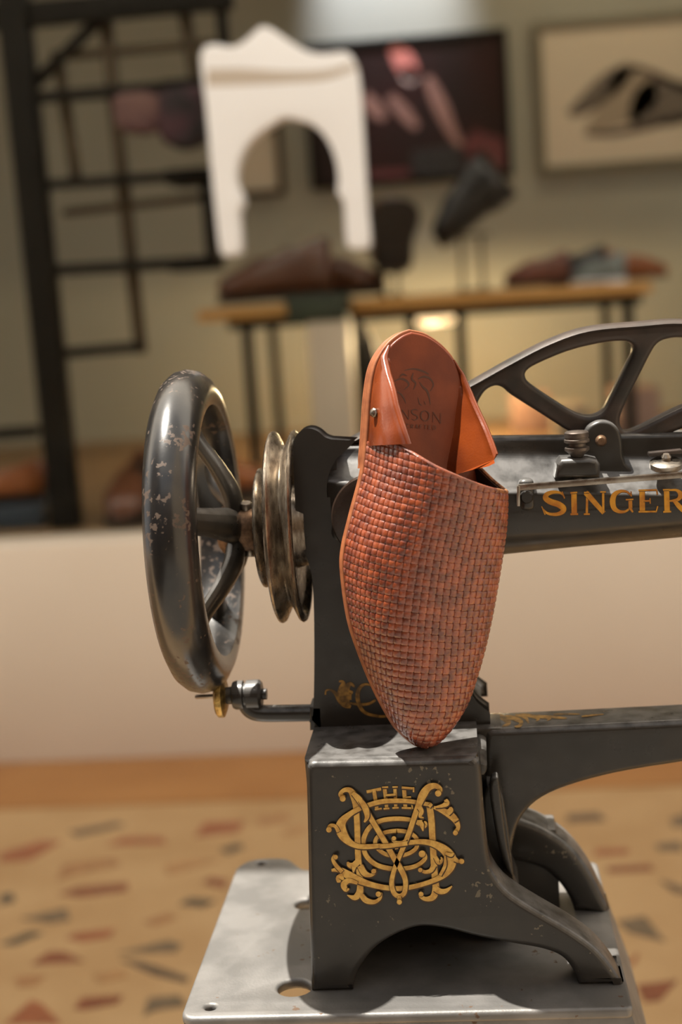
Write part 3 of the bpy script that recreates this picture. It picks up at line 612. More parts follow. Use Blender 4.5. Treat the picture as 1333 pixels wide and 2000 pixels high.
def inset(poly, d):
    n = len(poly); o = []
    for i, (x, y) in enumerate(poly):
        (x0, y0), (x1, y1) = poly[i-2], poly[(i+2) % n]; dx, dy = x1-x0, y1-y0; l = math.hypot(dx, dy) or 1
        o.append((x+dy/l*d, y-dx/l*d))
    return o
shoe_xf(plate('outsole', [inset(outl, -.0008)], -.0062, 0, .0012, m_welt, shoe, axis='Z'))
hl = [(x, y) for x, y in outl if y > .184]
hl = [p for p in hl]
for z0, z1 in ((-.0095, -.0063), (-.0127, -.0096)):
    shoe_xf(plate('heel_lift', [inset(hl, -.0006)], z0, z1, .0008, m_welt, shoe, axis='Z'))
fb = shoe_xf(plate('insole', [[p for p in inset(outl, .0014) if p[1] > .05]], .0002, .0036, .0016, m_bed, shoe, axis='Z', res=4))

# vamp cross-sections
NPHI = 72
def section(s, inset_=1.2):
    wl, wr, h = lerp_tab(WL, s)+inset_, lerp_tab(WR, s)-inset_, lerp_tab(HH, s)
    if wr < wl+1: m__ = (wl+wr)/2; wl, wr = m__-.5, m__+.5
    wc, a = (wl+wr)/2, (wr-wl)/2; pts = []
    sk = .16*min(1, max(0, s)/120)
    for i in range(NPHI+1):
        ph = math.pi*i/NPHI; c = math.cos(ph); u = h*max(0, math.sin(ph))**.72
        pts.append((wc-a*math.copysign(abs(c)**.78, c)+sk*u, u))
    cum = [0]
    for p, q in zip(pts, pts[1:]): cum.append(cum[-1]+math.hypot(q[0]-p[0], q[1]-p[1]))
    mid = cum[NPHI//2]
    return pts, [c-mid for c in cum]
S0, DS = -4.2, 1.5
rows = [section(S0+DS*i) for i in range(int((212-S0)/DS)+1)]
import bisect
def rowat(i, t):
    pts, cum = rows[i]
    if t <= cum[0]: return pts[0]
    if t >= cum[-1]: return pts[-1]
    k = bisect.bisect_right(cum, t)-1; f = (t-cum[k])/(cum[k+1]-cum[k])
    return (pts[k][0]+(pts[k+1][0]-pts[k][0])*f, pts[k][1]+(pts[k+1][1]-pts[k][1])*f)
def surf(s, t):
    x = max(0, min(len(rows)-1.001, (s-S0)/DS)); i = int(x); f = x-i
    a, b = rowat(i, t), rowat(i+1, t)
    return Vector((a[0]+(b[0]-a[0])*f, s, a[1]+(b[1]-a[1])*f))
def lims(s):
    x = max(0, min(len(rows)-1.001, (s-S0)/DS)); i = int(x); f = x-i
    return tuple(rows[i][1][k]+(rows[i+1][1][k]-rows[i][1][k])*f for k in (0, -1))
def surfn(s, t, off):
    e = .6; lo, hi = lims(s); t = max(lo, min(hi, t)); p = surf(s, t)
    a = surf(s, min(hi, t+e))-surf(s, max(lo, t-e)); b = surf(min(209, s+e), max(lo, min(hi, t)))-surf(max(S0, s-e), t)
    n = a.cross(b)
    if n.length < 1e-6: n = Vector((0, -1, 1))
    n.normalize()
    if n.z < -.3 and p.z > 3: n = -n
    p = p+n*off; return PS(p.y, p.x, p.z)
TOPL = smooth_tab([(0, 200), (.14, 200), (.26, 193), (.38, 182), (.5, 173), (.62, 167), (.76, 165.5), (.88, 172), (1, 186)])
def topl(s, t):
    lo, hi = lims(s); return lerp_tab(TOPL, (t-lo)/(hi-lo))
# backing under the weave and the inner lining, one closed shell
vv, ff, mi = [], [], []; NA, NB = 44, 44
def shell(off):
    base = len(vv)
    for j in range(NB+1):
        for i in range(NA+1):
            f = i/NA; st_ = lerp_tab(TOPL, f); v = (j/NB)**1.3; s = S0+v*(st_-.4-S0); lo, hi = lims(s)
            vv.append(surfn(s, lo+(hi-lo)*f, off))
    return base
A_, B_ = shell(-.1), shell(-1.6)
W1 = NA+1
for base, m__ in ((A_, 0), (B_, 1)):
    for j in range(NB):
        for i in range(NA): ff.append((base+j*W1+i, base+j*W1+i+1, base+(j+1)*W1+i+1, base+(j+1)*W1+i)); mi.append(m__)
for i in range(NA): ff.append((A_+NB*W1+i, A_+NB*W1+i+1, B_+NB*W1+i+1, B_+NB*W1+i)); mi.append(1)
for j in range(NB):
    for i in (0, NA): ff.append((A_+j*W1+i, A_+(j+1)*W1+i, B_+(j+1)*W1+i, B_+j*W1+i)); mi.append(1)
vamp = mesh('vamp', vv, ff, [m_groove, m_lining], shoe, mi=mi, fix=False)
# leather strips, woven over and under each other
PT, PQ = 4.75, 4.25
def k_(q): return .08+.17*max(0, min(1, q/190))
def g_(t): return t if t < 8 else 8+(t-8)*.35
def s_of(q, t): return q-k_(q)*g_(t)
def wave(x): c = math.cos(math.pi*x); return max(-1, min(1, 2.1*c))
prof = [(-.5, -1.15), (-.45, -.3), (-.28, .03), (.28, .03), (.45, -.3), (.5, -1.15)]
def run_strip(samples, mat_):
    """samples: list of rows of (s,t,off); None breaks the strip"""
    vv, ff = [], []; prev = None
    for r in samples:
        if r is None:
            if ff: mesh('leather_strip', vv, ff, mat_, vamp, fix=False)
            vv, ff = [], []; prev = None; continue
        b = len(vv)
        for s, t, off in r: vv.append(surfn(s, t, off))
        if prev is not None:
            for i in range(len(r)-1): ff.append((prev+i, prev+i+1, b+i+1, b+i))
        prev = b
    if ff: mesh('leather_strip', vv, ff, mat_, vamp, fix=False)
AMP, OFF0, WID = .5, .85, .95
for c in range(-19, 20):
    t0 = c*PT; smp = []; dead = False
    for k in range(int(-30/PQ*5), int(240/PQ*5)):
        q = k*PQ/5; s = s_of(q, t0)
        if s < S0 or s > 206: smp.append(None); continue
        lo, hi = lims(s)
        if t0 < lo-PT*.3 or t0 > hi+PT*.3: smp.append(None); continue
        tl = topl(s, max(lo, min(hi, t0)))
        if s > tl+PQ/5: smp.append(None); continue
        h = OFF0+AMP*wave(q/PQ-c); r = []
        for x, dz in prof:
            t = t0+x*PT*WID; ss = min(s_of(q, t), topl(s, max(lo, min(hi, t))))
            r.append((max(S0, ss), t, h+dz*.8))
        smp.append(r)
    run_strip(smp, m_weave if c % 3 else m_weave2)
for j in range(-6, 56):
    q0 = j*PQ; smp = []
    for k in range(-19*5-4, 19*5+5):
        t = k*PT/5; s = s_of(q0, t)
        if s < S0 or s > 206: smp.append(None); continue
        lo, hi = lims(s)
        if t < lo-PT*.2 or t > hi+PT*.2: smp.append(None); continue
        tc1 = max(lo, min(hi, t))
        if s > topl(s, tc1)+.3: smp.append(None); continue
        h = OFF0-AMP*wave(t/PT-j); r = []
        for x, dz in prof:
            ss = min(s_of(q0+x*PQ*WID, t), topl(s, tc1))
            r.append((max(S0, ss), tc1, h+dz*.8))
        smp.append(r)
    run_strip(smp, m_weave2 if j % 4 == 1 else m_weave)
# rolled edge of the vamp
pth = []
for i in range(61):
    f = i/60; s = lerp_tab(TOPL, f); lo, hi = lims(s); pth.append(surfn(s, lo+(hi-lo)*f, .1))
tube('topline_edge', pth[:38], 1.15*.001, m_weave2, vamp, n=8)
tube('topline_edge', pth[37:], 1.3*.001, m_rawedge, vamp, n=8)
# folded quarters either side of the heel
def quarter(side, s_ridge, s_in, s_end, rw, ru, ib, N=44):
    vv, ff = [], []; n = 0
    for i in range(N+1):
        prof_ = []
        for v in range(19):
            f = v/18; k = max(0, (f-.5)*2)
            s = (s_ridge+(s_in-s_ridge)*k); s = s+(s_end-s)*i/N
            W_, U_ = lerp_tab(rw, s), lerp_tab(ru, s); I = lerp_tab(ib, s)
            b = lerp_tab(WL, s)+.9 if side < 0 else lerp_tab(WR, s)-.9
            r_ = min(2.6, .35*U_); bul = .10*U_*side; sd = side
            P = crom([(b, .2), (b*.8+W_*.2+bul*.7, U_*.28), (b*.45+W_*.55+bul, U_*.68), (W_+1.1*r_*sd, U_-1.4*r_), (W_+.75*r_*sd, U_-.35*r_), (W_, U_), (W_-.8*r_*sd, U_-.5*r_), (W_-.95*r_*sd, U_-1.6*r_), (W_*.45+I*.55-.6*sd, U_*.42), (W_*.12+I*.88, U_*.12+1.5), (I, 2.6)], 4)
            x = f*(len(P)-1); j = min(int(x), len(P)-2); g = x-j
            prof_.append(PS(s, P[j][0]+(P[j+1][0]-P[j][0])*g, P[j][1]+(P[j+1][1]-P[j][1])*g))
        n = len(prof_); vv += prof_
    for i in range(N):
        for k in range(n-1): ff.append((i*n+k, i*n+k+1, (i+1)*n+k+1, (i+1)*n+k))
    ff.append(tuple(range(n))); ff.append(tuple(N*n+k for k in range(n)))
    return mesh('quarter', vv, ff, m_quarter, shoe)
ql = quarter(-1, 198, 200, 264, [(196, -23), (205, -24.5), (223, -26), (244, -25), (256, -23), (264, -18)], smooth_tab([(190, 48), (196, 45.5), (205, 42), (214, 37), (223, 32.5), (234, 26), (244, 18), (255, 8.5), (264, 3)]), [(190, -16), (230, -19), (264, -15)])
qr = quarter(1, 190, 172, 254, [(165, 41), (188, 40), (195, 39.5), (212, 38.5), (231, 36.5), (244, 33.5), (254, 28)], smooth_tab([(165, 50), (178, 44), (188, 39.5), (195, 36), (205, 29.5), (212, 24), (222, 16.5), (231, 10.5), (242, 6), (254, 3.2)]), [(165, 17), (185, 20), (205, 25), (230, 28.5), (254, 26)])
# silver stud
s_, w__, u_ = hit(735, 806, WS, -33.2)
stud = lathe('stud', [(0, -.001), (.0030, -.001), (.0032, .0008), (.0024, .0014), (.0024, .0020), (.0012, .0026), (0, .0028)], PS(s_, w__-1.2, u_), -WS+US*.35, m_steel, ql, n=8, smooth=False)
# stamp on the insole: crest and maker's words
def insole_surf(px, py, off):
    s, w_, u = hit(px, py, US, 3.65+off*1000); return PS(s, w_, u)
def Z1(pts): return [(640+a/3.3325, 620+b/3.3325, c/3.3325) for a, b, c in pts]
P = Print(insole_surf)
for s_2 in ([(500, 345, 4), (560, 335, 10), (620, 350, 14), (660, 370, 8)], [(430, 420, 4), (470, 400, 10), (510, 410, 16), (530, 440, 10), (500, 470, 4)], [(590, 400, 6), (630, 385, 14), (670, 400, 12), (690, 440, 8), (670, 480, 4)],
            [(600, 420, 4), (620, 450, 12), (650, 480, 14), (665, 530, 8), (670, 570, 3)], [(450, 480, 3), (480, 500, 10), (500, 530, 8), (510, 560, 3)], [(560, 360, 5), (550, 400, 12), (575, 430, 10), (560, 470, 4)], [(590, 520, 3), (600, 560, 6), (615, 572, 3)], [(630, 545, 3), (640, 568, 5)], [(440, 430, 4), (445, 480, 8), (465, 540, 4)], [(520, 380, 4), (490, 370, 10), (470, 390, 4)]):
    P.stroke(Z1(s_2))
for s_2 in ([(487, 600, 3), (487, 660, 3)], [(487, 600, 4), (530, 664, 5)], [(530, 602, 3), (530, 664, 3)],
            [(590, 606, 3), (572, 598, 5), (550, 606, 6), (555, 626, 6), (580, 638, 6), (588, 655, 6), (570, 668, 5), (548, 660, 3)],
            [(636, 606, 4), (612, 620, 7), (612, 655, 7), (636, 674, 4), (660, 658, 7), (660, 624, 7), (636, 606, 4)],
            [(688, 614, 3), (688, 682, 3)], [(688, 614, 4), (738, 690, 5)], [(738, 622, 3), (738, 690, 3)]):
    P.stroke(Z1(s_2))
x = 515     # CRAFTED
for ch in ([[(18, 4, 2), (6, 0, 4), (0, 12, 4), (6, 24, 4), (18, 22, 2)]], [[(0, 0, 4), (0, 26, 4)], [(0, 2, 3), (14, 4, 4), (12, 13, 3), (0, 13, 3)], [(4, 13, 3), (16, 26, 4)]], [[(0, 26, 3), (9, 0, 4)], [(9, 0, 4), (18, 26, 4)], [(4, 17, 3), (14, 17, 3)]],
           [[(0, 0, 4), (0, 26, 4)], [(0, 1, 3), (15, 1, 3)], [(0, 12, 3), (11, 12, 3)]], [[(8, 0, 4), (8, 26, 4)], [(-2, 1, 3), (18, 1, 3)]], [[(0, 0, 4), (0, 26, 4)], [(0, 1, 3), (14, 1, 3)], [(0, 12, 3), (11, 12, 3)], [(0, 26, 3), (14, 26, 3)]], [[(0, 0, 4), (0, 26, 4)], [(0, 1, 3), (14, 4, 4), (17, 13, 4), (12, 23, 4), (0, 26, 3)]]):
    for st2 in ch: P.stroke(Z1([(x+a, 694+(x-515)*.05+b, c) for a, b, c in st2]))
    x += 29
P.build('stamped_crest', [m_emb], fb)
#__PART4__
# ------------------------------------------------------------------ SHOP INTERIOR
m_iron = mat('matt black steel', s2l(22, 21, 18), .65, col2=s2l(28, 26, 21), nscale=8, namt=.6, spec=.12)
m_iron2 = mat('weathered brown steel', s2l(72, 62, 46), .65, col2=s2l(58, 48, 36), nscale=6, namt=.6, spec=.15)
m_wood = mat('honey oak', s2l(196, 148, 80), .45, col2=s2l(168, 118, 56), nscale=6, namt=.7, stretch=(.5, 6, 6))
m_white = mat('white card', s2l(240, 243, 247), .7, col2=s2l(236, 238, 242), nscale=5, namt=.4)
m_moulding = mat('grey printed moulding line', s2l(190, 180, 168), .7)  # grey of the line printed across the arch
def P3(px, py, Y): return onY(px, py, Y)
# steel shelf tower at the left
tw = thing('shelf_tower', 'tall black steel shelving frame with open ladder-like bars', 'shelf', onZ(132, 1028, ZR))
YT = onZ(132, 1030, ZR).y
base = onY(132, 1030, YT); topx = base.x
hpx = lambda px, Y: px/F*((Y-CAM.y)/.984)
bar('post', (topx, YT, ZR), (topx-.012, YT, 2.5), hpx(56, YT), .06, m_iron, tw)
bars = [((-40, 38), (455, -8), 46, YT, m_iron), ((50, 193), (408, 164), 20, YT, m_iron), ((70, 363), (414, 339), 18, YT, m_iron), ((92, 529), (418, 511), 22, YT, m_iron), ((112, 691), (276, 677), 20, YT+.03, m_iron),
        ((203, 5), (276, 690), 22, YT+.05, m_iron2), ((355, -10), (386, 175), 22, YT+.05, m_iron2), ((400, 335), (415, 520), 18, YT+.02, m_iron), ((62, 170), (212, 20), 18, YT+.02, m_iron),
        ((100, 112), (420, 84), 13, YT+.05, m_iron2), ((125, 416), (415, 384), 14, YT+.05, m_iron2), ((112, 100), (150, 355), 18, YT+.05, m_iron2), ((430, -15), (438, 90), 20, YT+.03, m_iron), ((440, 85), (418, 515), 14, YT+.06, m_iron2)]
for a, b, w_, Y, m in bars: bar('rail', P3(*a, Y), P3(*b, Y), hpx(w_, Y), .035, m, tw)
for a, b in (((318, 172), (408, 164)), ((325, 346), (414, 339)), ((332, 517), (418, 511))):
    q, p = P3(*b, YT), P3(*a, YT); boxm('shelf_board', (p.x, YT-.02, min(p.z, q.z)-.018), (q.x, YT+.16, min(p.z, q.z)+.016), m_iron, tw, bev=.004)
# cloth hanging on the tower
def drape(name, label, pts, Y, m, cat):
    o = plate(name, [XZ(crom(pts, 4, True), Y)], Y-.02, Y+.03, .018, m, res=3); return tag(o, label, cat)
m_mauve = mat('mauve cloth', s2l(100, 74, 68), .8, col2=s2l(74, 48, 52), nscale=14, namt=.9)
m_plum = mat('dark plum patterned cloth', s2l(30, 22, 26), .8, col2=s2l(62, 34, 42), nscale=12, namt=.9, lo=.45, hi=.6)
drape('cloth_pouch', 'mauve cloth pouch hanging left on the black shelf tower', [(228, 186), (300, 180), (318, 215), (305, 258), (262, 262), (232, 250), (222, 215)], YT-.09, m_mauve, 'pouch')
drape('cloth_bag', 'dark plum patterned bag hanging in the black shelf tower', [(312, 182), (404, 172), (408, 230), (404, 275), (372, 292), (340, 288), (312, 262)], YT-.09, m_plum, 'bag')
# white horseshoe arch on the window
YA = YR-.01
ao = [(394, 130), (396, 102), (405, 91), (425, 88), (452, 93), (472, 86), (492, 70), (506, 57), (518, 53), (534, 59), (562, 78), (592, 97), (622, 106), (652, 104), (672, 102), (686, 108), (696, 126), (702, 152), (706, 200), (712, 300), (718, 400), (724, 476), (714, 484), (700, 487), (684, 484), (677, 472),
      (673, 400), (668, 388), (660, 378), (662, 352), (658, 318), (646, 284), (628, 258), (606, 241), (580, 234), (556, 230), (538, 240), (510, 258), (486, 280), (470, 308), (462, 338), (464, 362), (474, 384), (474, 402), (467, 412), (469, 450), (471, 490), (462, 497), (446, 500), (434, 495), (427, 460), (415, 340), (404, 215)]
arch = plate('arch_panel', [XZ(crom(ao, 2, True), YA)], YA-.012, YR+.044, .004, m_white)
tag(arch, 'white horseshoe arch shaped panel fixed to the shop window', 'arch panel')
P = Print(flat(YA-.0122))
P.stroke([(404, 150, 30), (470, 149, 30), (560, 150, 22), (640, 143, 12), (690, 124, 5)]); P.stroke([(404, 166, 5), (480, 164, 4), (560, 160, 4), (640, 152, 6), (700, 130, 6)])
P.build('moulding_line', [m_moulding], arch)
# pictures on the back wall
YF = YW-.03
def framed(name, label, cor, fw, mf, mpic, grp=None):
    (x0, y0), (x1, y1), (x2, y2), (x3, y3) = [xz(a, b, YF) for a, b in cor]
    L_, R_, T_, B_ = (x0+x3)/2, (x1+x2)/2, (y0+y1)/2, (y2+y3)/2
    t = thing(name, label, 'picture', ((L_+R_)/2, YF, B_))
    plate('frame', [[(L_, B_), (R_, B_), (R_, T_), (L_, T_)], [(L_+fw, B_+fw), (L_+fw, T_-fw), (R_-fw, T_-fw), (R_-fw, B_+fw)]], YF-.018, YW, .003, mf, t)
    boxm('print', (L_+fw*.8, YF-.002, B_+fw*.8), (R_-fw*.8, YW, T_-fw*.8), mpic, t, bev=0); return t
m_dark = mat('dark red brown print', s2l(26, 20, 17), .5, col2=s2l(46, 20, 18), nscale=2.2, namt=.8, spec=.2)
m_frame2 = mat('olive grey frame', s2l(104, 98, 80), .5)
m_beige = mat('beige print ground', s2l(186, 174, 154), .6)
def printer(t, polys, mats):
    for pts, k in polys:
        P = Print(flat(YF-.0024)); P.stroke(pts); P.build('printed_shape', [mats[k]], t)
pc = framed('dark_picture', 'wide dark red brown picture in a black frame on the wall', [(590, 88), (988, 56), (1004, 345), (610, 370)], .022, m_iron, m_dark)
pk = [mat('pink print', s2l(186, 110, 100), .5), mat('pale pink print', s2l(196, 168, 160), .5), mat('dusky rose print', s2l(132, 96, 86), .5), mat('near black print', s2l(26, 22, 20), .5), mat('wine red print', s2l(86, 30, 30), .5)]
printer(pc, [([(766, 90, 20), (785, 112, 40), (800, 140, 36), (806, 158, 10)], 0), ([(790, 132, 20), (800, 148, 34), (808, 162, 12)], 1), ([(712, 185, 20), (732, 212, 32), (752, 232, 14)], 2), ([(762, 188, 16), (790, 220, 26), (815, 250, 14)], 2), ([(835, 150, 16), (858, 200, 30), (880, 250, 22), (900, 285, 14)], 2), ([(805, 318, 44), (860, 314, 56), (905, 310, 50)], 3), ([(915, 270, 40), (960, 300, 70), (990, 312, 60)], 4), ([(720, 340, 16), (800, 340, 20)], 4)], pk)
pr = framed('shoe_picture', 'grey framed picture of two dark slippers on beige ground', [(1034, 46), (1480, 8), (1494, 306), (1060, 346)], .03, m_frame2, m_beige)
pk2 = [mat('charcoal slipper print', s2l(92, 82, 70), .5), mat('grey slipper print', s2l(140, 126, 106), .5), mat('dark brown slipper print', s2l(66, 50, 40), .5)]
printer(pr, [([(1110, 222, 8), (1150, 195, 34), (1195, 160, 44), (1235, 128, 20)], 0), ([(1116, 228, 5), (1160, 210, 8), (1230, 150, 6)], 2), ([(1146, 256, 14), (1190, 225, 56), (1225, 195, 90), (1245, 165, 100), (1262, 140, 40)], 1), ([(1235, 245, 20), (1275, 205, 90), (1320, 200, 90), (1370, 205, 60)], 0), ([(1144, 262, 8), (1200, 260, 14), (1270, 246, 14), (1340, 228, 12), (1400, 220, 8)], 2), ([(1240, 130, 10), (1290, 150, 14), (1350, 180, 12)], 2)], pk2)
ps = framed('small_picture', 'small dark framed beige picture seen through the white arch', [(440, 250), (548, 240), (556, 380), (452, 388)], .022, m_iron2, m_beige)

# display table
YTB = 3.45
tl, tr_ = onY(385, 612, YTB), onY(1275, 560, YTB); ztb = .5*(tl.z+tr_.z)+.012
tb = thing('display_table', 'long oak topped display table with black metal legs', 'table', ((tl.x+tr_.x)/2, YTB+.2, ZR))
boxm('table_top', (tl.x, YTB, ztb-.035), (tr_.x, YTB+.7, ztb), m_wood, tb, bev=.004)
boxm('table_rail', (tl.x+.09, YTB+.01, ztb-.065), (tr_.x-.03, YTB+.05, ztb-.034), m_iron, tb, bev=.003)
for px in (487, 700, 808, 903, 1226):
    x = onY(px, 700 if px < 1000 else 600, YTB+.03).x
    bar('leg', (x, YTB+.03, ZR-.003), (x, YTB+.03, ztb-.04), hpx(20, YTB), .04, m_iron, tb)
for px in (487, 1226):
    x = onY(px, 700 if px < 1000 else 600, YTB+.03).x
    bar('leg', (x, YTB+.66, ZR-.003), (x, YTB+.66, ztb-.03), .03, .03, m_iron, tb)
# lamps under the table
m_glow = mat('warm lamp glass', (1, .8, .5), .4, emis=((1.0, .74, .40), 1.6))
def lampbox(px0, px1, y0, y1, Y, label, watts):
    a, b = onY(px0, y1, Y), onY(px1, y0, Y)
    t = thing('under_table_lamp', label, 'lamp', ((a.x+b.x)/2, Y, a.z))
    boxm('diffuser', (a.x, Y, a.z), (b.x, Y+.05, b.z), m_glow, t, bev=.012, seg=3)
    boxm('housing', (a.x-.005, Y-.002, b.z-.004), (b.x+.005, Y+.055, ztb-.035), m_iron, t, bev=.002)
    l = bpy.data.lights.new('lamp_light', 'POINT'); l.energy = watts; l.color = (1, .72, .38); l.shadow_soft_size = .04
    o = bpy.data.objects.new('lamp_light', l); COL.objects.link(o); o.location = ((a.x+b.x)/2, Y+.075, a.z+.0); o.parent = t; o.matrix_parent_inverse = t.matrix_world.inverted()
lampbox(803, 888, 602, 636, YTB+.40, 'glowing warm lamp hung under the display table', 34.0)
# grey plinth in front of the table, green box above it
def tbox(name, label, cat, lo, hi, m, bev=.006, grp=None, rotz=0):
    return tag(boxm(name, lo, hi, m, bev=bev, rotz=rotz), label, cat, grp)
m_grey = mat('pale grey laminate', s2l(206, 194, 174), .6, col2=s2l(198, 184, 164), nscale=3, namt=.5)
m_green = mat('dark green card', s2l(48, 58, 42), .6, col2=s2l(40, 48, 34), nscale=10, namt=.6)
a, b = onY(612, 800, 3.22), onY(690, 800, 3.22)
zpl = onY(640, 626, 3.22).z
tbox('display_plinth', 'pale grey narrow plinth standing before the display table', 'plinth', (a.x, 3.2, ZR-.003), (b.x, 3.4, zpl), m_grey)
a, b = onY(563, 618, 3.22), onY(676, 570, 3.22)
tbox('green_box', 'dark green flat box lying on the grey plinth', 'box', (a.x, 3.19, zpl), (b.x, 3.42, b.z-.004), m_green)
m_blk = mat('black canvas', s2l(30, 26, 22), .7)
o = plate('black_bag', [XZ(crom([(690, 640), (712, 655), (735, 700), (745, 780), (745, 905), (700, 910), (694, 780)], 3, True), 3.55)], 3.52, 3.62, .02, m_blk); tag(o, 'black tapered bag standing under the display table', 'bag')
zz = min(v.co.z for v in o.data.vertices)
o.location.z = ZR-.003-zz

# ---- shop shoes
def bshoe(name, label, pos, rz, L=.29, m=None, ms=None, tilt=0, roll=0, grp=None, kind=0, hs=1.5, ws=1.25):
    t = thing(name, label, 'shoe', pos, grp)
    secs = [(-.5, .02, .30, .0), (-.485, .075, .34, .0), (-.44, .105, .36, 0), (-.32, .118, .33, 0), (-.18, .115, .29, 0), (-.02, .125, .27, 0), (.12, .15, .235, 0), (.26, .16, .18, 0), (.38, .14, .145, 0), (.46, .095, .115, 0), (.495, .035, .08, 0)]
    R = Matrix.Rotation(rz, 3, 'Z')@Matrix.Rotation(-tilt, 3, 'Y')@Matrix.Diagonal((1, ws, hs)); pos = Vector(pos); n = 18
    vv, ff = [], []; sh = .055*L if not kind else .04*L
    for x, hw_, h, _ in secs:
        for k in range(n):
            a = 2*math.pi*k/n; y = hw_*math.copysign(abs(math.cos(a))**.8, math.cos(a)); z = h*.5*(1+math.copysign(abs(math.sin(a))**.7, math.sin(a)))
            if x < 0.05 and math.sin(a) > .8: z -= .09*(1 if x > -.46 else .3)          # foot opening
            vv.append(pos+R@Vector((x*L, y*L, z*L+sh)))
    for i in range(len(secs)-1):
        for k in range(n): ff.append((i*n+k, i*n+(k+1) % n, (i+1)*n+(k+1) % n, (i+1)*n+k))
    ff.append(tuple(range(n))); ff.append(tuple((len(secs)-1)*n+k for k in range(n)))
    mesh('upper', vv, ff, m, t)
    def sole(nm, x0, x1, z0, z1):
        pts = [s for s in secs if x0 <= s[0] <= x1]; v, f = [], []; N = len(pts)
        for z in (z0, z1):
            for x, hw_, h, _ in pts: v.append(pos+R@Vector((x*L, (hw_+.006)*L, z*L)))
            for x, hw_, h, _ in pts[::-1]: v.append(pos+R@Vector((x*L, -(hw_+.006)*L, z*L)))
        M_ = 2*N
        f = [tuple(range(M_)), tuple(range(M_, 2*M_))]+[(i, (i+1) % M_, M_+(i+1) % M_, M_+i) for i in range(M_)]
        mesh(nm, v, f, ms, t, smooth=False)
    sole('sole', -.5, .5, .025, .06 if not kind else .045); sole('heel', -.5, -.17, 0.0, .026)
    # dark mouth
    v = [pos+R@Vector((x*L, y*L, (z)*L+sh)) for x, y, z in ((-.42, 0, .262), (-.36, .055, .25), (-.2, .06, .205), (-.02, .05, .185), (.05, 0, .2), (-.02, -.05, .185), (-.2, -.06, .205), (-.36, -.055, .25))]
    mesh('lining', v, [tuple(range(8))], m_blk, t, smooth=False)
    return t
def leather(nm, c, r=.35): return mat(nm, c, r, col2=tuple(x*.6 for x in c), nscale=14, namt=.7, coat=.2)
m_lb = leather('dark brown shop leather', s2l(92, 56, 36)); m_lk = leather('black shop leather', s2l(26, 24, 22)); m_lr = leather('red brown shop leather', s2l(104, 52, 34))
m_lt = leather('tan shop leather', s2l(150, 88, 46)); m_teal = leather('blue grey shop leather', s2l(112, 122, 122)); m_ls = mat('dark sole rubber', s2l(36, 28, 22), .6); m_lo = leather('orange brown shop leather', s2l(158, 92, 42))
def tz(px, Y, z): p = onY(px, 600, Y); return (p.x, Y, z)
bshoe('loafer', 'dark brown loafer pointing left on the oak table', tz(540, YTB+.1, ztb), math.radians(188), .36, m_lb, m_ls)
bshoe('loafer', 'dark brown loafer tilted up behind the white arch foot', tz(655, YTB+.32, ztb), math.radians(4), .33, m_lb, m_ls, tilt=0)
bshoe('dress_shoe', 'reddish brown shoe at the right of the oak table', tz(1052, YTB+.1, ztb), math.radians(185), .2, m_lr, m_ls)
bshoe('dress_shoe', 'black shoe between the reddish and blue grey shoes', tz(1122, YTB+.3, ztb), math.radians(190), .22, m_lk, m_ls)
bshoe('dress_shoe', 'blue grey shoe with pale sole on the oak table', tz(1172, YTB+.1, ztb), math.radians(188), .17, m_teal, m_white)
bshoe('dress_shoe', 'low dark tan shoe at the far right table end', tz(1246, YTB+.3, ztb), math.radians(5), .2, m_lt, m_ls, kind=1)
# two shoes lifted on little stands
def shoe_stand(label, px0, px1, ytop, Y):
    a, b = onY(px0, 575, Y), onY(px1, 575, Y); t = thing('shoe_stand', label, 'stand', ((a.x+b.x)/2, Y, ztb))
    boxm('base', (a.x-.02, Y-.04, ztb), (b.x+.02, Y+.04, ztb+.008), m_iron2, t, bev=.002)
    zt_ = onY((px0+px1)/2, ytop, Y).z
    for x in (a.x, b.x): bar('rod', (x, Y, ztb+.006), (x, Y, zt_), .012, .012, m_iron2, t)
    boxm('rest', (a.x-.03, Y-.03, zt_), (b.x+.03, Y+.03, zt_+.008), m_iron2, t, bev=.002)
    return zt_+.008
z1 = shoe_stand('slim metal shoe stand carrying the black shoe', 905, 945, 462, YTB+.25)
p = onY(925, 418, YTB+.25)
bshoe('dress_shoe', 'black shoe tilted nose down on a tall stand', (p.x+.02, YTB+.25, p.z-.03), math.radians(168), .29, m_lk, m_ls, tilt=math.radians(-34), kind=1, hs=1.75)
z2 = shoe_stand('low metal shoe stand carrying the upright dark shoe', 752, 778, 528, YTB+.25)
p = onY(776, 520, YTB+.25)
bshoe('dress_shoe', 'dark brown shoe stood upright beside the white arch', (p.x, YTB+.27, z2+.095), math.radians(-70), .24, m_lb, m_ls, tilt=math.radians(72), ws=2.1, hs=1.5)
# boxes low at the right
m_pink = mat('pinkish card', s2l(150, 122, 108), .7); m_cr = mat('cream card', s2l(150, 140, 122), .7)
for i, (x0, x1, y1, Y, m, lab) in enumerate(((1000, 1075, 772, 4.1, m_pink, 'pink shoe box under the table, seen through the beam'), (1085, 1150, 795, 3.65, m_cr, 'cream low box under the table beside the pink one'), (1205, 1290, 760, 3.6, m_pink, 'pink tall box under the table at the far right'))):
    a, b = onY(x0, y1, Y), onY(x1, y1, Y)
    tbox('shoe_box', lab, 'box', (a.x, Y, ZR-.003), (b.x, Y+.2, (a.z+b.z)/2), m)
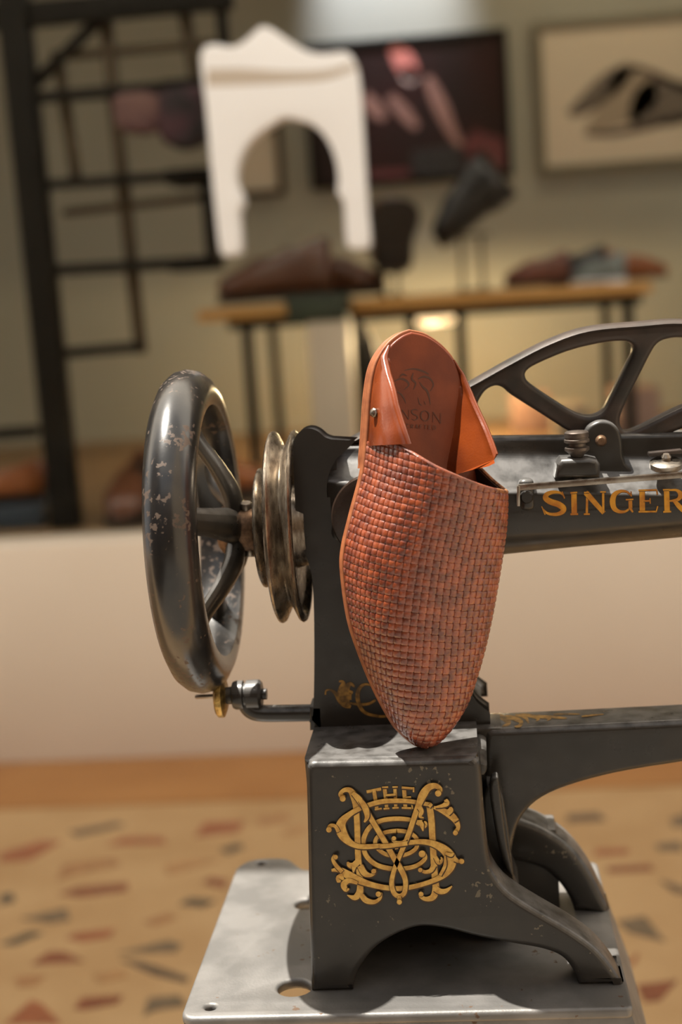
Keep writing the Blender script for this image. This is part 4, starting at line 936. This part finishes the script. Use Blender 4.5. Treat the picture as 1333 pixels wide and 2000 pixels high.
# low left: navy box with tan shoes, a dark shoe and a tan shoe on the platform
m_navy = mat('navy card', s2l(40, 52, 62), .5, col2=s2l(34, 44, 54), nscale=6, namt=.6)
a, b = onY(-60, 1030, 2.62), onY(112, 978, 2.62)
tbox('navy_box', 'flat navy box at the foot of the shelf tower', 'box', (a.x-.1, 2.55, ZR-.003), (b.x-.02, 2.85, b.z), m_navy)
m_board = m_wood
for px, rz, lab in ((12, math.radians(195), 'orange brown shoe on the navy box, nearer the left edge'), (78, math.radians(170), 'orange brown shoe on the navy box, nearer the shelf post')):
    Yq = 2.64 if px < 50 else 2.77; p = onY(px, 975, Yq); bshoe('leather_shoe', lab, (p.x, Yq, b.z), rz, .19, m_lo if px < 50 else m_lr, m_ls)
bar_ = bar('cross_bar', onY(-60, 852, YT+.02), onY(75, 842, YT+.02), hpx(22, YT), .03, m_iron, tw)
p = onZ(247, 1032, ZR); bshoe('ankle_boot', 'dark brown rounded shoe standing alone on the platform', (p.x, p.y+.15, ZR-.003), math.radians(-95), .3, m_lb, m_ls)
p = onZ(432, 985, ZR); bshoe('leather_shoe', 'tan shoe on the platform behind the pulley', (p.x, p.y+.1, ZR-.003), math.radians(20), .26, m_lo, m_ls)
# track spots: one washes the wall, two unseen ones added to brighten the room
def spot(loc, target, watts, ang, col, label):
    t = thing('track_spot', label, 'spotlight', loc, 'ceiling spots')
    d = (Vector(target)-Vector(loc)).normalized()
    lathe('shade', [(.035, -.06), (.042, .06), (.038, .06), (.031, -.055), (.035, -.06)], loc, d, m_iron, t, n=24)
    bar('stem', Vector(loc)+Vector((0, 0, .03)), (loc[0], loc[1], 3.3), .014, .014, m_iron, t)
    l = bpy.data.lights.new('spot_light', 'SPOT'); l.energy = watts; l.spot_size = math.radians(ang); l.spot_blend = .8; l.color = col; l.shadow_soft_size = .03
    o = bpy.data.objects.new('spot_light', l); COL.objects.link(o); o.location = Vector(loc)+d*.05; o.rotation_euler = (-d).to_track_quat('Z', 'Y').to_euler(); o.parent = t; o.matrix_parent_inverse = t.matrix_world.inverted()
p = onY(760, -5, YW)
spot((p.x, YW-.5, 2.95), (p.x, YW, p.z+.12), 150, 46, (.82, .86, 1), 'black ceiling spot aimed at the wall above the dark picture')
p = onY(1230, 60, YW)
spot((p.x, YW-1.0, 3.05), (p.x, YW, p.z-.2), 46, 100, (1, .82, .55), 'black added ceiling spot brightening the slipper picture wall')
p = onY(250, 300, YW)
spot((p.x, YW-1.0, 3.05), (p.x, YW, p.z-.3), 9, 90, (1, .82, .55), 'black added ceiling spot brightening the wall behind the shelf tower')
